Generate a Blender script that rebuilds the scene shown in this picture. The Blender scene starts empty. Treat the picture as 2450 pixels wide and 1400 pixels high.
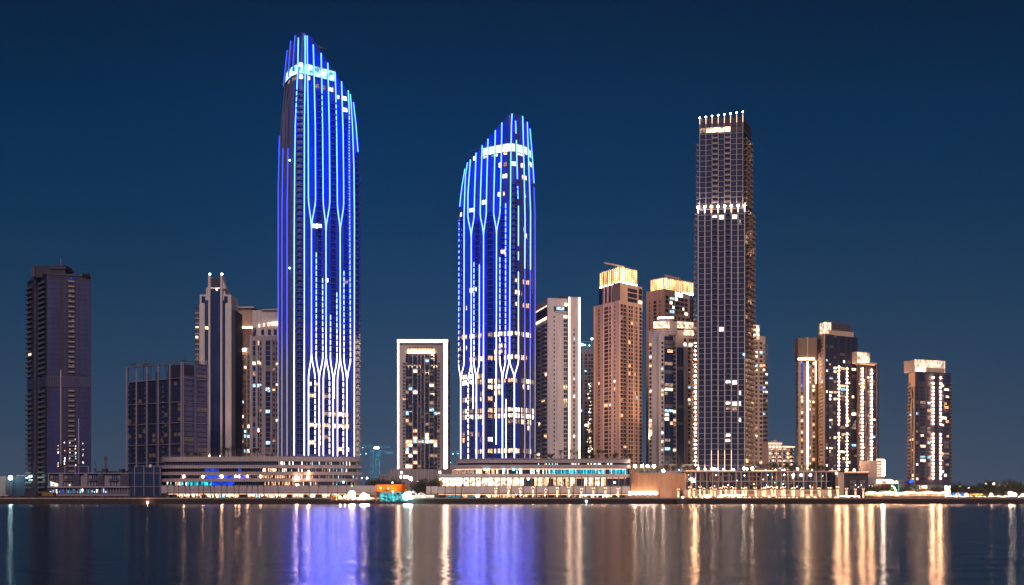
import bpy, math, random
from mathutils import Vector, Matrix
R = random.Random(7)
C = bpy.context.scene.collection
SC = bpy.context.scene
# ---------------------------------------------------------------- camera
F, HZ, CX, CH = 3120.0, 1183.0, 1225.0, 5.0        # focal length in photo pixels, horizon row, centre column, eye height
cd = bpy.data.cameras.new("camera"); cam = bpy.data.objects.new("camera", cd); C.objects.link(cam)
cam.location = (0, 0, CH); cam.rotation_euler = (math.radians(90), 0, 0)
cd.sensor_width = 36; cd.lens = 36 * F / 2450; cd.shift_y = (HZ - 700) / 2450
cd.clip_start = 1; cd.clip_end = 20000
SC.camera = cam
# ---------------------------------------------------------------- world
def lin(c): return tuple(((v/255)/12.92 if v/255 <= .04045 else ((v/255+.055)/1.055)**2.4) for v in c)
w = bpy.data.worlds.new("World"); SC.world = w; w.use_nodes = True
nt = w.node_tree; nt.nodes.clear()
out = nt.nodes.new('ShaderNodeOutputWorld'); bg = nt.nodes.new('ShaderNodeBackground'); add = nt.nodes.new('ShaderNodeAddShader')
sky = nt.nodes.new('ShaderNodeTexSky'); sky.sky_type = 'NISHITA'; sky.sun_disc = False
sky.sun_elevation = math.radians(-6); sky.sun_rotation = math.radians(200)
bs = nt.nodes.new('ShaderNodeBackground'); bs.inputs[1].default_value = 0.05
tc = nt.nodes.new('ShaderNodeTexCoord'); sx = nt.nodes.new('ShaderNodeSeparateXYZ'); rp = nt.nodes.new('ShaderNodeValToRGB')
mu = nt.nodes.new('ShaderNodeMath'); mu.operation = 'MULTIPLY'; mu.inputs[1].default_value = 2.0
nt.links.new(tc.outputs['Generated'], sx.inputs[0]); nt.links.new(sx.outputs[2], mu.inputs[0]); nt.links.new(mu.outputs[0], rp.inputs[0])
stops = [(0.0, (78, 93, 116)), (0.05, (70, 89, 114)), (0.115, (57, 83, 111)), (0.21, (42, 75, 107)), (0.30, (28, 67, 101)),
         (0.42, (10, 57, 94)), (0.54, (0, 49, 87)), (0.64, (0, 40, 74)), (0.72, (0, 34, 64)), (1.0, (0, 22, 44))]
cr = rp.color_ramp
while len(cr.elements) > 1: cr.elements.remove(cr.elements[-1])
cr.elements[0].position = 0; cr.elements[0].color = (*lin(stops[0][1]), 1)
for p, c in stops[1:]:
    e = cr.elements.new(p); e.color = (*lin(c), 1)
# faint cloud-thin variation of the night sky
ns = nt.nodes.new('ShaderNodeTexNoise'); ns.inputs['Scale'].default_value = 2.2; ns.inputs['Detail'].default_value = 3
mr = nt.nodes.new('ShaderNodeMapRange'); mr.inputs[1].default_value = .3; mr.inputs[2].default_value = .7; mr.inputs[3].default_value = .84; mr.inputs[4].default_value = .99
nt.links.new(tc.outputs['Generated'], ns.inputs['Vector']); nt.links.new(ns.outputs[0], mr.inputs[0]); 
ab = nt.nodes.new('ShaderNodeMath'); ab.operation = 'ABSOLUTE'; nt.links.new(sx.outputs[0], ab.inputs[0])
mw = nt.nodes.new('ShaderNodeMapRange'); mw.interpolation_type = 'SMOOTHSTEP'; mw.inputs[1].default_value = .04; mw.inputs[2].default_value = .40; mw.inputs[3].default_value = 1.05; mw.inputs[4].default_value = .84; nt.links.new(ab.outputs[0], mw.inputs[0])
mm = nt.nodes.new('ShaderNodeMath'); mm.operation = 'MULTIPLY'; nt.links.new(mr.outputs[0], mm.inputs[0]); nt.links.new(mw.outputs[0], mm.inputs[1]); nt.links.new(mm.outputs[0], bg.inputs[1])
n2 = nt.nodes.new('ShaderNodeTexNoise'); n2.inputs['Scale'].default_value = 1.4; n2.inputs['Detail'].default_value = 2; nt.links.new(tc.outputs['Generated'], n2.inputs['Vector'])
m2 = nt.nodes.new('ShaderNodeMapRange'); m2.inputs[1].default_value = .42; m2.inputs[2].default_value = .62; m2.inputs[3].default_value = 0; m2.inputs[4].default_value = .06; nt.links.new(n2.outputs[0], m2.inputs[0])
mx = nt.nodes.new('ShaderNodeMix'); mx.data_type = 'RGBA'; nt.links.new(m2.outputs[0], mx.inputs[0]); nt.links.new(rp.outputs[0], mx.inputs[6]); mx.inputs[7].default_value = (*lin((46, 62, 84)), 1); nt.links.new(mx.outputs[2], bg.inputs[0]); nt.links.new(sky.outputs[0], bs.inputs[0])
nt.links.new(bg.outputs[0], add.inputs[0]); nt.links.new(bs.outputs[0], add.inputs[1]); nt.links.new(add.outputs[0], out.inputs[0])
# the glow of the city on the camera's own shore, as one weak broad lamp
sl = bpy.data.lights.new("city_glow", 'SUN'); sl.energy = 1.95; sl.angle = math.radians(20); sl.color = (1.0, 0.76, 0.69)
so = bpy.data.objects.new("city_glow", sl); C.objects.link(so); so.rotation_euler = (math.radians(63), 0, math.radians(8))
SC.view_settings.view_transform = 'Standard'; SC.view_settings.look = 'None'; SC.view_settings.exposure = 0; SC.view_settings.gamma = 1
SC.cycles.use_denoising = True; SC.cycles.use_light_tree = True
SC.cycles.max_bounces = 5; SC.cycles.diffuse_bounces = 2; SC.cycles.glossy_bounces = 3; SC.cycles.transmission_bounces = 2; SC.cycles.volume_bounces = 0
SC.cycles.sample_clamp_indirect = 6; SC.cycles.caustics_reflective = True

def wx(px, Y): return (px - CX) / F * Y
def wz(py, Y): return CH + (HZ - py) / F * Y
# ---------------------------------------------------------------- materials
def mat(name, col, rough=.7, metal=0., var=.12, scale=.25, spec=.5, streak=True):
    m = bpy.data.materials.new(name); m.use_nodes = True; n = m.node_tree; b = n.nodes['Principled BSDF']
    b.inputs['Roughness'].default_value = rough; b.inputs['Metallic'].default_value = metal; b.inputs['Specular IOR Level'].default_value = spec
    if var:
        g = n.nodes.new('ShaderNodeNewGeometry'); mp = n.nodes.new('ShaderNodeMapping'); mp.inputs['Scale'].default_value = (scale*2, scale*2, scale*(.35 if streak else 2))
        t = n.nodes.new('ShaderNodeTexNoise'); t.inputs['Scale'].default_value = 1; t.inputs['Detail'].default_value = 5; t.inputs['Roughness'].default_value = .65
        r = n.nodes.new('ShaderNodeValToRGB'); r.color_ramp.elements[0].position = .3; r.color_ramp.elements[1].position = .7
        r.color_ramp.elements[0].color = (*[c*(1-var*1.4) for c in col], 1); r.color_ramp.elements[1].color = (*[min(1, c*(1+var)) for c in col], 1)
        n.links.new(g.outputs['Position'], mp.inputs[0]); n.links.new(mp.outputs[0], t.inputs['Vector']); n.links.new(t.outputs[0], r.inputs[0]); n.links.new(r.outputs[0], b.inputs['Base Color'])
    else: b.inputs['Base Color'].default_value = (*col, 1)
    return m
def emat(name, col, s, var=0, scale=(1, 1, 1), lo=.3, sample=True):
    m = bpy.data.materials.new(name); m.use_nodes = True; n = m.node_tree; n.nodes.clear()
    o = n.nodes.new('ShaderNodeOutputMaterial'); e = n.nodes.new('ShaderNodeEmission'); e.inputs[0].default_value = (*col, 1); e.inputs[1].default_value = s
    if var:
        g = n.nodes.new('ShaderNodeNewGeometry'); mp = n.nodes.new('ShaderNodeMapping'); mp.inputs['Scale'].default_value = scale
        t = n.nodes.new('ShaderNodeTexNoise'); t.inputs['Scale'].default_value = 1; t.inputs['Detail'].default_value = 3
        r = n.nodes.new('ShaderNodeMapRange'); r.inputs[1].default_value = .36; r.inputs[2].default_value = .64; r.inputs[3].default_value = s*lo; r.inputs[4].default_value = s*(1+var)
        n.links.new(g.outputs['Position'], mp.inputs[0]); n.links.new(mp.outputs[0], t.inputs['Vector']); n.links.new(t.outputs[0], r.inputs[0]); n.links.new(r.outputs[0], e.inputs[1])
    n.links.new(e.outputs[0], o.inputs[0])
    m.cycles.emission_sampling = 'AUTO' if sample else 'NONE'
    return m
M = {}
M['beige'] = mat('beige_render', (.43, .37, .365)); M['pink'] = mat('pale_pink_stone', (.60, .42, .35)); M['peach'] = mat('floodlit_peach_stone', (.74, .46, .33))  # peach: the warmth of floodlight is put into this stone colour
M['mauve'] = mat('mauve_panel', (.34, .29, .33)); M['blind'] = mat('drawn_blind', (.17, .15, .15), .6, 0, .3, .8); M['ochre'] = mat('ochre_stone', (.62, .36, .22)); M['fin'] = mat('facade_fin', (.095, .105, .20)); M['vframe'] = mat('grey_violet_frame', (.26, .23, .31)); M['white'] = mat('white_paint', (.66, .6, .6)); M['offw'] = mat('cream_render', (.50, .44, .435))
M['brown'] = mat('bronze_fin', (.13, .085, .085), .45, .3); M['dark'] = mat('dark_concrete', (.020, .021, .042)); M['grey'] = mat('grey_concrete', (.22, .2, .22))
M['slab'] = mat('slab_concrete', (.31, .265, .285)); M['dimwhite'] = mat('unlit_white_render', (.19, .17, .21)); M['dusk'] = mat('dimmed_cladding', (.042, .042, .080)); M['brownstone'] = mat('brown_stone', (.25, .175, .145)); M['dglass'] = mat('dark_glass', (.016, .032, .10), .18, .0, .35, .12, .8)  # dimwhite and dusk carry the missing light of unlit facades in their colour
M['nglass'] = mat('night_glass', (.016, .030, .085), .2, 0, .3, .2, .8); M['lglass2'] = mat('pale_lilac_glass', (.09, .095, .19), .25, .1, .2, .1); M['lglass'] = mat('lilac_glass', (.036, .038, .14), .25, .1, .2, .1)  # lilac glasses darkened in colour for the dim light on the left towers
M['bglass'] = mat('blue_glass', (.010, .022, .080), .2, 0, .3, .1, .8); M['pane'] = mat('unlit_pane', (.045, .04, .05), .25, 0, .5, .7, .8)
M['panel'] = mat('blue_washed_spandrel', (.025, .06, .34), .4, 0, .15, .1); M['rail'] = mat('balcony_rail', (.2, .17, .18), .4, .2)  # panel: blue wash of the light tubes put into the spandrel colour
M['frame'] = mat('white_frame', (.62, .58, .66)); M['metal'] = mat('grey_metal', (.25, .25, .28), .4, .6); M['tan'] = mat('tan_stone', (.5, .36, .27)); M['umber'] = mat('umber_cladding', (.19, .12, .10))
M['bark'] = mat('palm_bark', (.10, .07, .05), .9); M['leaf'] = mat('palm_leaf', (.035, .05, .025), .7, 0, .4, 1); M['tree'] = mat('tree_leaf', (.05, .06, .03), .8, 0, .5, 1)
M['black'] = mat('black_steel', (.02, .02, .022), .5); M['orange'] = mat('orange_paint', (.6, .16, .03)); M['cloth'] = mat('white_canvas', (.75, .72, .68)); M['hull'] = mat('dark_hull', (.03, .02, .025), .4)
M['sglass'] = mat('bay_glass', (.008, .035, .24), .2, 0, .3, .12); M['fglass'] = mat('fritted_glass', (.008, .055, .46), .3, 0, .2, .1)  # bay and fritted glass carry the tubes' blue wash in their colour
W = {}
wsc = (.9, .9, 1.1)
for k, c, s in (('warm', (1, .66, .40), 3.2), ('amber', (1, .50, .24), 1.9), ('white', (1, .84, .68), 4.5), ('cool', (.45, .80, 1), 1.6), ('teal', (.03, .42, .62), .9), ('blue', (.02, .08, .9), .9), ('dim', (1, .60, .42), .5)):
    W[k] = emat('lit_room_' + k, c, s, .6, wsc, .25, sample=False)
E = {}
def E_(k, c, s, **a): E[k] = emat('lamp_' + k, c, s, **a)
E_('warm', (1, .60, .34), 14); E_('bulb', (1, .50, .25), 150); E_('line', (1, .56, .34), 3.5); E_('fairy', (1, .56, .30), 9); E_('white', (1, .82, .70), 14); E_('cyan', (.25, .85, 1), 12); E_('strip', (1, .62, .42), 15); E_('gold', (1, .54, .22), 4.2, var=.8, scale=(.5, .5, .12), lo=.45)
E_('screen', (1, .64, .42), 2.0, var=.9, scale=(.45, .45, .35), lo=.3); E_('flood', (1, .76, .58), 110); E_('lantern', (.30, .80, 1), 2.2, var=1.3, scale=(.28, .28, .3), lo=.25); E_('spot', (1, .72, .50), 40)
E_('shop', (1, .62, .40), 3.2, var=.8, scale=(.5, .5, .5), lo=.2); E_('orange', (1, .16, .01), 1.6, var=.9, scale=(.2, .2, .4), lo=.2); E_('icy', (.5, .9, 1), 5, var=.6, scale=(.3, .3, .3), lo=.3); E_('green', (.1, .9, .35), 3)
E_('deepblue', (.01, .08, 1), 1.1, var=.5, scale=(.25, .25, .4), lo=.35, sample=False); E_('aqua', (.02, .62, .75), 1.3, var=1.2, scale=(.8, .8, .2), lo=.05, sample=False); E_('far', (.10, .42, .62), .55, var=.4, scale=(.2, .2, .2))  # far: glow given to distant crane steel in place of light on it
# programmable facade light tubes: the colour of the tubes runs from white at street level to saturated blue at the crown
def tube_mat(name, k=1., zs=(20, 80, 112, 200, 290), cols=((5.5, 4.6, 5.6), (5.2, 4.8, 7), (1.2, 1.9, 26), (.45, 1.9, 44), (.42, 2.1, 46))):
    m = bpy.data.materials.new(name); m.use_nodes = True; n = m.node_tree; n.nodes.clear()
    o = n.nodes.new('ShaderNodeOutputMaterial'); e = n.nodes.new('ShaderNodeEmission'); e.inputs[1].default_value = 50*k
    g = n.nodes.new('ShaderNodeNewGeometry'); s = n.nodes.new('ShaderNodeSeparateXYZ'); mr = n.nodes.new('ShaderNodeMapRange'); mr.inputs[1].default_value = 0; mr.inputs[2].default_value = 300
    r = n.nodes.new('ShaderNodeValToRGB'); c = r.color_ramp
    c.elements[0].position = zs[0]/300; c.elements[0].color = (*[v/50 for v in cols[0]], 1); c.elements[1].position = zs[-1]/300; c.elements[1].color = (*[v/50 for v in cols[-1]], 1)
    for z, v in zip(zs[1:-1], cols[1:-1]):
        q = c.elements.new(z/300); q.color = (*[x/50 for x in v], 1)
    n.links.new(g.outputs['Position'], s.inputs[0]); n.links.new(s.outputs[2], mr.inputs[0]); n.links.new(mr.outputs[0], r.inputs[0]); n.links.new(r.outputs[0], e.inputs[0]); n.links.new(e.outputs[0], o.inputs[0])
    return m
M['tube'] = tube_mat('light_tube'); M['tube2'] = tube_mat('faint_light_tube', .2)
# ---------------------------------------------------------------- mesh helpers
LOC = {}
def worldloc(o): return LOC.get(o.name, Vector((0, 0, 0))) if o else Vector((0, 0, 0))
class MB:
    def __init__(s): s.v = []; s.f = []; s.m = []; s.mats = []; s.kids = []
    def kid(s, name): k = MB(); s.kids.append((name, k)); return k
    def mi(s, m):
        for i, x in enumerate(s.mats):
            if x is m: return i
        s.mats.append(m); return len(s.mats) - 1
    def poly(s, pts, m):
        i = len(s.v); s.v += [tuple(p) for p in pts]; s.f.append(tuple(range(i, i+len(pts)))); s.m.append(s.mi(m))
    def hexa(s, b, t, m):
        i = len(s.v); s.v += [tuple(p) for p in b] + [tuple(p) for p in t]; k = s.mi(m); n = len(b)
        s.f.append(tuple(i+j for j in reversed(range(n)))); s.f.append(tuple(i+n+j for j in range(n))); s.m += [k, k]
        for j in range(n):
            q = (j+1) % n; s.f.append((i+j, i+q, i+n+q, i+n+j)); s.m.append(k)
        return s
    def box(s, x0, x1, y0, y1, z0, z1, m):
        return s.hexa([(x0, y0, z0), (x1, y0, z0), (x1, y1, z0), (x0, y1, z0)], [(x0, y0, z1), (x1, y0, z1), (x1, y1, z1), (x0, y1, z1)], m)
    def prism(s, poly, z0, z1, m): return s.hexa([(x, y, z0) for x, y in poly], [(x, y, z1) for x, y in poly], m)
    def bar(s, a, b, r, m, n=6, r2=None):
        a = Vector(a); b = Vector(b); d = (b-a).normalized(); u = d.orthogonal().normalized(); v = d.cross(u); r2 = r if r2 is None else r2
        ring = lambda c, q: [c + u*math.cos(2*math.pi*i/n)*q + v*math.sin(2*math.pi*i/n)*q for i in range(n)]
        return s.hexa(ring(a, r), ring(b, r2), m)
    def ball(s, c, r, m, n=10, k=6, sz=1.):
        i0 = len(s.v); c = Vector(c); idx = s.mi(m)
        for a in range(k+1):
            th = math.pi*a/k
            for b in range(n): s.v.append((c.x+r*math.sin(th)*math.cos(2*math.pi*b/n), c.y+r*math.sin(th)*math.sin(2*math.pi*b/n), c.z+r*sz*math.cos(th)))
        for a in range(k):
            for b in range(n): s.f.append((i0+a*n+b, i0+a*n+n+b, i0+a*n+n+(b+1) % n, i0+a*n+(b+1) % n)); s.m.append(idx)
        return s
    def build(s, name, parent=None, stuff=False):
        if not s.v: return None
        me = bpy.data.meshes.new(name); L = worldloc(parent)
        me.from_pydata([(x-L.x, y-L.y, z-L.z) for x, y, z in s.v], [], s.f)
        for m in s.mats: me.materials.append(m)
        me.polygons.foreach_set('material_index', s.m); me.update()
        o = bpy.data.objects.new(name, me); C.objects.link(o)
        if parent: o.parent = parent; LOC[o.name] = L
        if stuff: o['kind'] = 'stuff'
        for kn, kb in s.kids:
            LOC[o.name] = L; c = kb.build(kn, o)
        return o
def tag(o, label, cat, group=None):
    o['label'] = label; o['category'] = cat
    if group: o['group'] = group
    return o
def thing(name, label, cat, loc, group=None):
    o = bpy.data.objects.new(name, None); C.objects.link(o); o.location = loc; LOC[o.name] = Vector(loc); o.empty_display_size = 1
    return tag(o, label, cat, group)
def struct(o): o['kind'] = 'structure'; return o
ORD = 'first second third fourth fifth sixth seventh eighth ninth tenth eleventh twelfth thirteenth fourteenth fifteenth sixteenth seventeenth eighteenth nineteenth twentieth'.split() + \
      ['twenty-' + x for x in 'first second third fourth fifth sixth seventh eighth ninth'.split()] + ['thirtieth'] + ['thirty-' + x for x in 'first second third fourth fifth sixth seventh eighth ninth'.split()] + ['fortieth']
class Path:
    """a wall line in plan; points run left to right as seen from the water; n is metres out towards the water"""
    def __init__(s, pts, px=True):
        s.p = [Vector((wx(a, b), b)) if px else Vector((a, b)) for a, b in pts]
        s.d = [(s.p[i+1]-s.p[i]).length for i in range(len(s.p)-1)]; s.c = [0]
        for x in s.d: s.c.append(s.c[-1]+x)
        s.n = []
        for i in range(len(s.p)):
            q = []
            if i: t = (s.p[i]-s.p[i-1]).normalized(); q.append(Vector((t.y, -t.x)))
            if i < len(s.p)-1: t = (s.p[i+1]-s.p[i]).normalized(); q.append(Vector((t.y, -t.x)))
            v = (q[0]+q[-1]).normalized(); s.n.append(v / max(.3, v.dot(q[0])))
        s.len = s.c[-1]
    def S(s, px):
        k = (px-CX)/F; best = None
        for i in range(len(s.d)):
            a, b = s.p[i], s.p[i+1]; d = b-a; den = d.x-k*d.y
            if abs(den) < 1e-9: continue
            t = (k*a.y-a.x)/den
            lo = -9 if i == 0 else -1e-6; hi = 9 if i == len(s.d)-1 else 1+1e-6
            if lo <= t <= hi:
                return s.c[i]+t*s.d[i]
        return 0 if px < CX+s.p[0].x/s.p[0].y*F else s.len
    def at(s, d, n=0):
        i = 0
        while i < len(s.d)-1 and d > s.c[i+1]: i += 1
        t = (d-s.c[i])/s.d[i]
        tc_ = min(1, max(0, t)); nn = s.n[i].lerp(s.n[i+1], tc_); return s.p[i].lerp(s.p[i+1], t) + nn*n if 0 <= t <= 1 else s.p[i]+(s.p[i+1]-s.p[i])*t+nn*n
    def band(s, mb, s0, s1, z0, z1, n0, n1, m):
        ks = [s0]+[c for c in s.c if s0+1e-4 < c < s1-1e-4]+[s1]
        for a, b in zip(ks, ks[1:]):
            q = [s.at(a, n1), s.at(b, n1), s.at(b, n0), s.at(a, n0)]
            mb.hexa([(v.x, v.y, z0) for v in q], [(v.x, v.y, z1) for v in q], m)
    def pb(s, mb, p0, p1, z0, z1, n0, n1, m): s.band(mb, s.S(p0), s.S(p1), z0, z1, n0, n1, m)
CAP = 100
class Bld:
    """a building: walls L (a to b) and R (b to c) meeting at the corner b, single parts and repeated parts"""
    def __init__(s, name, label, cat, a, b, c, group=None, base=3.0):
        s.Y = b[1]; s.L = Path([a, b]) if a else None; s.R = Path([b, c])
        B = Vector((wx(*b), b[1])); Cc = Vector((wx(*c), c[1])); A = Vector((wx(*a), a[1])) if a else B+Vector((0, 28.0))
        s.fp = [tuple(A), tuple(B), tuple(Cc), tuple(Cc+A-B)]
        ctr = (B+Cc+A+(Cc+A-B))/4
        s.root = thing(name, label, cat, (ctr.x, ctr.y, base), group); s.ctr = ctr; s.base = base
        s.parts = {}; s.reps = {}
    def z(s, py): return wz(py, s.Y)
    def part(s, name):
        return s.parts.setdefault(name, MB())
    def rep(s, name, pri=0):
        m = MB(); s.reps.setdefault(name, []).append((pri, len(s.reps.get(name, ())), m)); return m
    def shrink(s, k=0, m=None): 
        q = []
        for x, y in s.fp:
            v = Vector((x, y)); d = (s.ctr-v); q.append(tuple(v+d.normalized()*k))
        return q
    def body(s, py0, py1, m, name='wall', k=0):
        s.part(name).prism(s.shrink(k), s.base if py0 is None else s.z(py0), s.z(py1), m)
    def blk(s, name, p0, p1, py0, py1, d0, d1, m, rep=False):
        """block seen between photo columns p0..p1 and rows py0 (bottom)..py1 (top), d0..d1 metres behind the corner"""
        mb = s.rep(name) if rep else s.part(name); Y = s.Y+d0
        return mb.box(wx(p0, Y), wx(p1, Y), Y, s.Y+d1, s.base if py0 is None else wz(py0, s.Y), wz(py1, s.Y), m)
    def wins(s, wall, cols, py0, py1, step, h=.6, p=.08, dark='pane', rnd=None, n=.06, kinds=('warm', 'warm', 'amber', 'white', 'dim', 'dim', 'warm', 'amber', 'cool'), z0=None, lit=None, split=True, name='window', rows=None):
        """window grid: cols = photo column ranges; floors from row py0 (lowest) up to row py1"""
        rnd = rnd or R; zz = s.z(py0); top = s.z(py1); fh = step*s.Y/F; k = 0
        while zz + fh*.5 < top:
            for (a, b) in cols:
                s0, s1 = wall.S(a), wall.S(b)
                on = rnd.random() < (p(zz, (a+b)/2) if callable(p) else p)
                m = W[rnd.choice(kinds)] if on else M[dark]
                mb = s.rep(name, 0 if on else 1); hh = fh*h*(1 if not on else rnd.uniform(.75, 1))
                if on and (s1-s0) > 3 and rnd.random() < .6:
                    q = s0+(s1-s0)*rnd.choice((.33, .5, .66)); lo, hi = (s0, q) if rnd.random() < .5 else (q, s1)
                    wall.band(mb, s0, s1, zz+fh*.2, zz+fh*(.2+h), -.1, n, M[dark]); wall.band(mb, lo, hi, zz+fh*.2, zz+fh*.2+hh, 0, n+.04, m)
                else: wall.band(mb, s0, s1, zz+fh*.2, zz+fh*.2+hh, -.1, n, M['blind'] if not on and dark != 'lglass' and R.random() < .13 else m)
                if split and s1-s0 > 1.8:
                    c = (s0+s1)/2; wall.band(mb, c-.08, c+.08, zz+fh*.2, zz+fh*(.2+h), 0, n+.08, M['rail'])
            zz += fh; k += 1
    def balc(s, wall, cols, py0, py1, step, out=1.4, m='slab', rail='rail', th=.35, rh=1.0):
        zz = s.z(py0); top = s.z(py1); fh = step*s.Y/F
        while zz + fh*.3 < top:
            for (a, b) in cols:
                mb = s.rep('balcony'); s0, s1 = wall.S(a), wall.S(b)
                wall.band(mb, s0, s1, zz-th, zz, 0, out, M[m])
                if rh: wall.band(mb, s0+.05, s1-.05, zz, zz+rh, out-.15, out-.05, M[rail])
            zz += fh
    def pil(s, wall, cols, py0, py1, m, n1=.5, n0=0, name='pilaster', rep=True):
        for (a, b) in cols:
            wall.pb(s.rep(name) if rep else s.part(name), a, b, s.base if py0 is None else s.z(py0), s.z(py1), n0, n1, m)
    def floors(s, wall, a, b, py0, py1, step, th=.3, n1=.25, m=None, name='floor_edge'):
        zz = s.z(py0); top = s.z(py1); fh = step*s.Y/F
        while zz < top:
            wall.pb(s.rep(name), a, b, zz-th/2, zz+th/2, -.05, n1, m or M['slab']); zz += fh
    def lamps(s, wall, px, py0, py1, step, n=.9, r=.42, e='bulb', name='lamp'):
        py = py0
        while py < py1:
            d = wall.S(px); v = wall.at(d, n); z = s.z(py)
            mb = s.rep(name); v0 = wall.at(d, 0); mb.bar((v0.x, v0.y, z-.3), (v.x, v.y, z-.3), .08, M['black'], 4); mb.ball((v.x, v.y, z), r, E[e], 8, 5)
            py += step
    def flood(s, px, py, out, aim, kw, ang=70, col=(1, .62, .38)):
        """a floodlight without fixture, on podium or street before the building, aimed at its face"""
        Y = s.Y-out; p = Vector((wx(px, Y), Y, wz(py, Y))); l = bpy.data.lights.new('flood_beam', 'SPOT'); l.energy = kw*1000; l.color = col; l.spot_size = math.radians(ang); l.spot_blend = .9; l.shadow_soft_size = .6
        o = bpy.data.objects.new('flood_beam', l); C.objects.link(o); o.parent = s.root; o.location = p-worldloc(s.root)
        t = Vector((wx(aim[0], s.Y), s.Y, wz(aim[1], s.Y))); o.rotation_euler = (t-p).to_track_quat('-Z', 'Y').to_euler()
    def tube(s, wall, px, py0, py1, wd=.5, n=.5, e='strip', name='light_strip'):
        d = wall.S(px); mb = s.rep(name); wall.band(mb, d-wd/2, d+wd/2, s.z(py0), s.z(py1), n, n+.3, e if not isinstance(e, str) else E[e])
        wall.band(mb, d-wd/2-.12, d+wd/2+.12, s.z(py0), s.z(py1), 0 if n > .05 else -.1, n-.003, M['rail'])
    def done(s):
        for k, mb in s.parts.items(): mb.build(k, s.root)
        s.parts = {}
        for k, lst in s.reps.items():
            lst.sort(key=lambda t: (t[0], t[1])); big = MB()
            for i, (_, _, mb) in enumerate(lst):
                if i < CAP: mb.build(k, s.root); continue
                for mb in [mb]+[q[1] for q in mb.kids]:
                    o = len(big.v); big.v += mb.v; big.f += [tuple(x+o for x in f) for f in mb.f]; big.m += [big.mi(mb.mats[q]) for q in mb.m]
            big.build(k, s.root, stuff=True)
# ---------------------------------------------------------------- setting: water, ground, promenade
SHORE, PZ = 700.0, 3.0
def sheet(name, pts, z, m):
    mb = MB(); mb.poly([(x, y, z) for x, y in pts], m); return struct(mb.build(name))
WTX = (0., 1.)
wm = bpy.data.materials.new('creek_water'); wm.use_nodes = True; n = wm.node_tree; b = n.nodes['Principled BSDF']
b.inputs['Base Color'].default_value = (.006, .010, .016, 1); b.inputs['IOR'].default_value = 2.3; b.inputs['Anisotropic'].default_value = .82
tg = n.nodes.new('ShaderNodeCombineXYZ'); tg.inputs[0].default_value = WTX[0]; tg.inputs[1].default_value = WTX[1]; n.links.new(tg.outputs[0], b.inputs['Tangent'])
g = n.nodes.new('ShaderNodeNewGeometry'); mp = n.nodes.new('ShaderNodeMapping'); mp.inputs['Scale'].default_value = (.45, .5, 1)
t = n.nodes.new('ShaderNodeTexNoise'); t.inputs['Scale'].default_value = 1.0; t.inputs['Detail'].default_value = 3; t.inputs['Roughness'].default_value = .6
n.links.new(g.outputs['Position'], mp.inputs[0]); n.links.new(mp.outputs[0], t.inputs['Vector'])
sb = n.nodes.new('ShaderNodeVectorMath'); sb.operation = 'SUBTRACT'; sb.inputs[1].default_value = (.5, .5, .5); n.links.new(t.outputs['Color'], sb.inputs[0])
ml = n.nodes.new('ShaderNodeVectorMath'); ml.operation = 'MULTIPLY'; ml.inputs[1].default_value = (.12, .13, 0); n.links.new(sb.outputs[0], ml.inputs[0])
av = n.nodes.new('ShaderNodeVectorMath'); av.operation = 'ADD'; av.inputs[1].default_value = (0, 0, 1); n.links.new(ml.outputs[0], av.inputs[0])
nv = n.nodes.new('ShaderNodeVectorMath'); nv.operation = 'NORMALIZE'; n.links.new(av.outputs[0], nv.inputs[0]); n.links.new(nv.outputs[0], b.inputs['Normal'])
sp = n.nodes.new('ShaderNodeSeparateXYZ'); n.links.new(g.outputs['Position'], sp.inputs[0])
mr = n.nodes.new('ShaderNodeMapRange'); mr.interpolation_type = 'SMOOTHSTEP'; mr.inputs[1].default_value = 640; mr.inputs[2].default_value = 420; mr.inputs[3].default_value = .12; mr.inputs[4].default_value = .185
n.links.new(sp.outputs[1], mr.inputs[0]); n.links.new(mr.outputs[0], b.inputs['Roughness'])
M['water'] = wm
M['ground'] = mat('dark_ground', (.06, .05, .045), .9, 0, .3, .05, streak=False); M['paving'] = mat('warm_paving', (.26, .2, .17), .8, 0, .2, .3, streak=False); M['quay'] = mat('quay_stone', (.030, .021, .020), .9, 0, .3, .4)
sheet('water', [(-3000, -400), (3000, -400), (3000, SHORE+3), (-3000, SHORE+3)], 0, M['water'])
sheet('ground', [(-3500, SHORE+12), (3500, SHORE+12), (3500, 3500), (-3500, 3500)], PZ-.02, M['ground'])
mb = MB(); mb.box(-900, 900, SHORE, SHORE+12, -2, PZ-.5, M['quay']); mb.box(-900, 900, SHORE-.35, SHORE+.6, PZ-.5, PZ+.25, M['paving']); mb.box(-900, 900, SHORE+.6, SHORE+12, PZ-.5, PZ, M['paving'])
struct(mb.build('promenade'))
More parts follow.
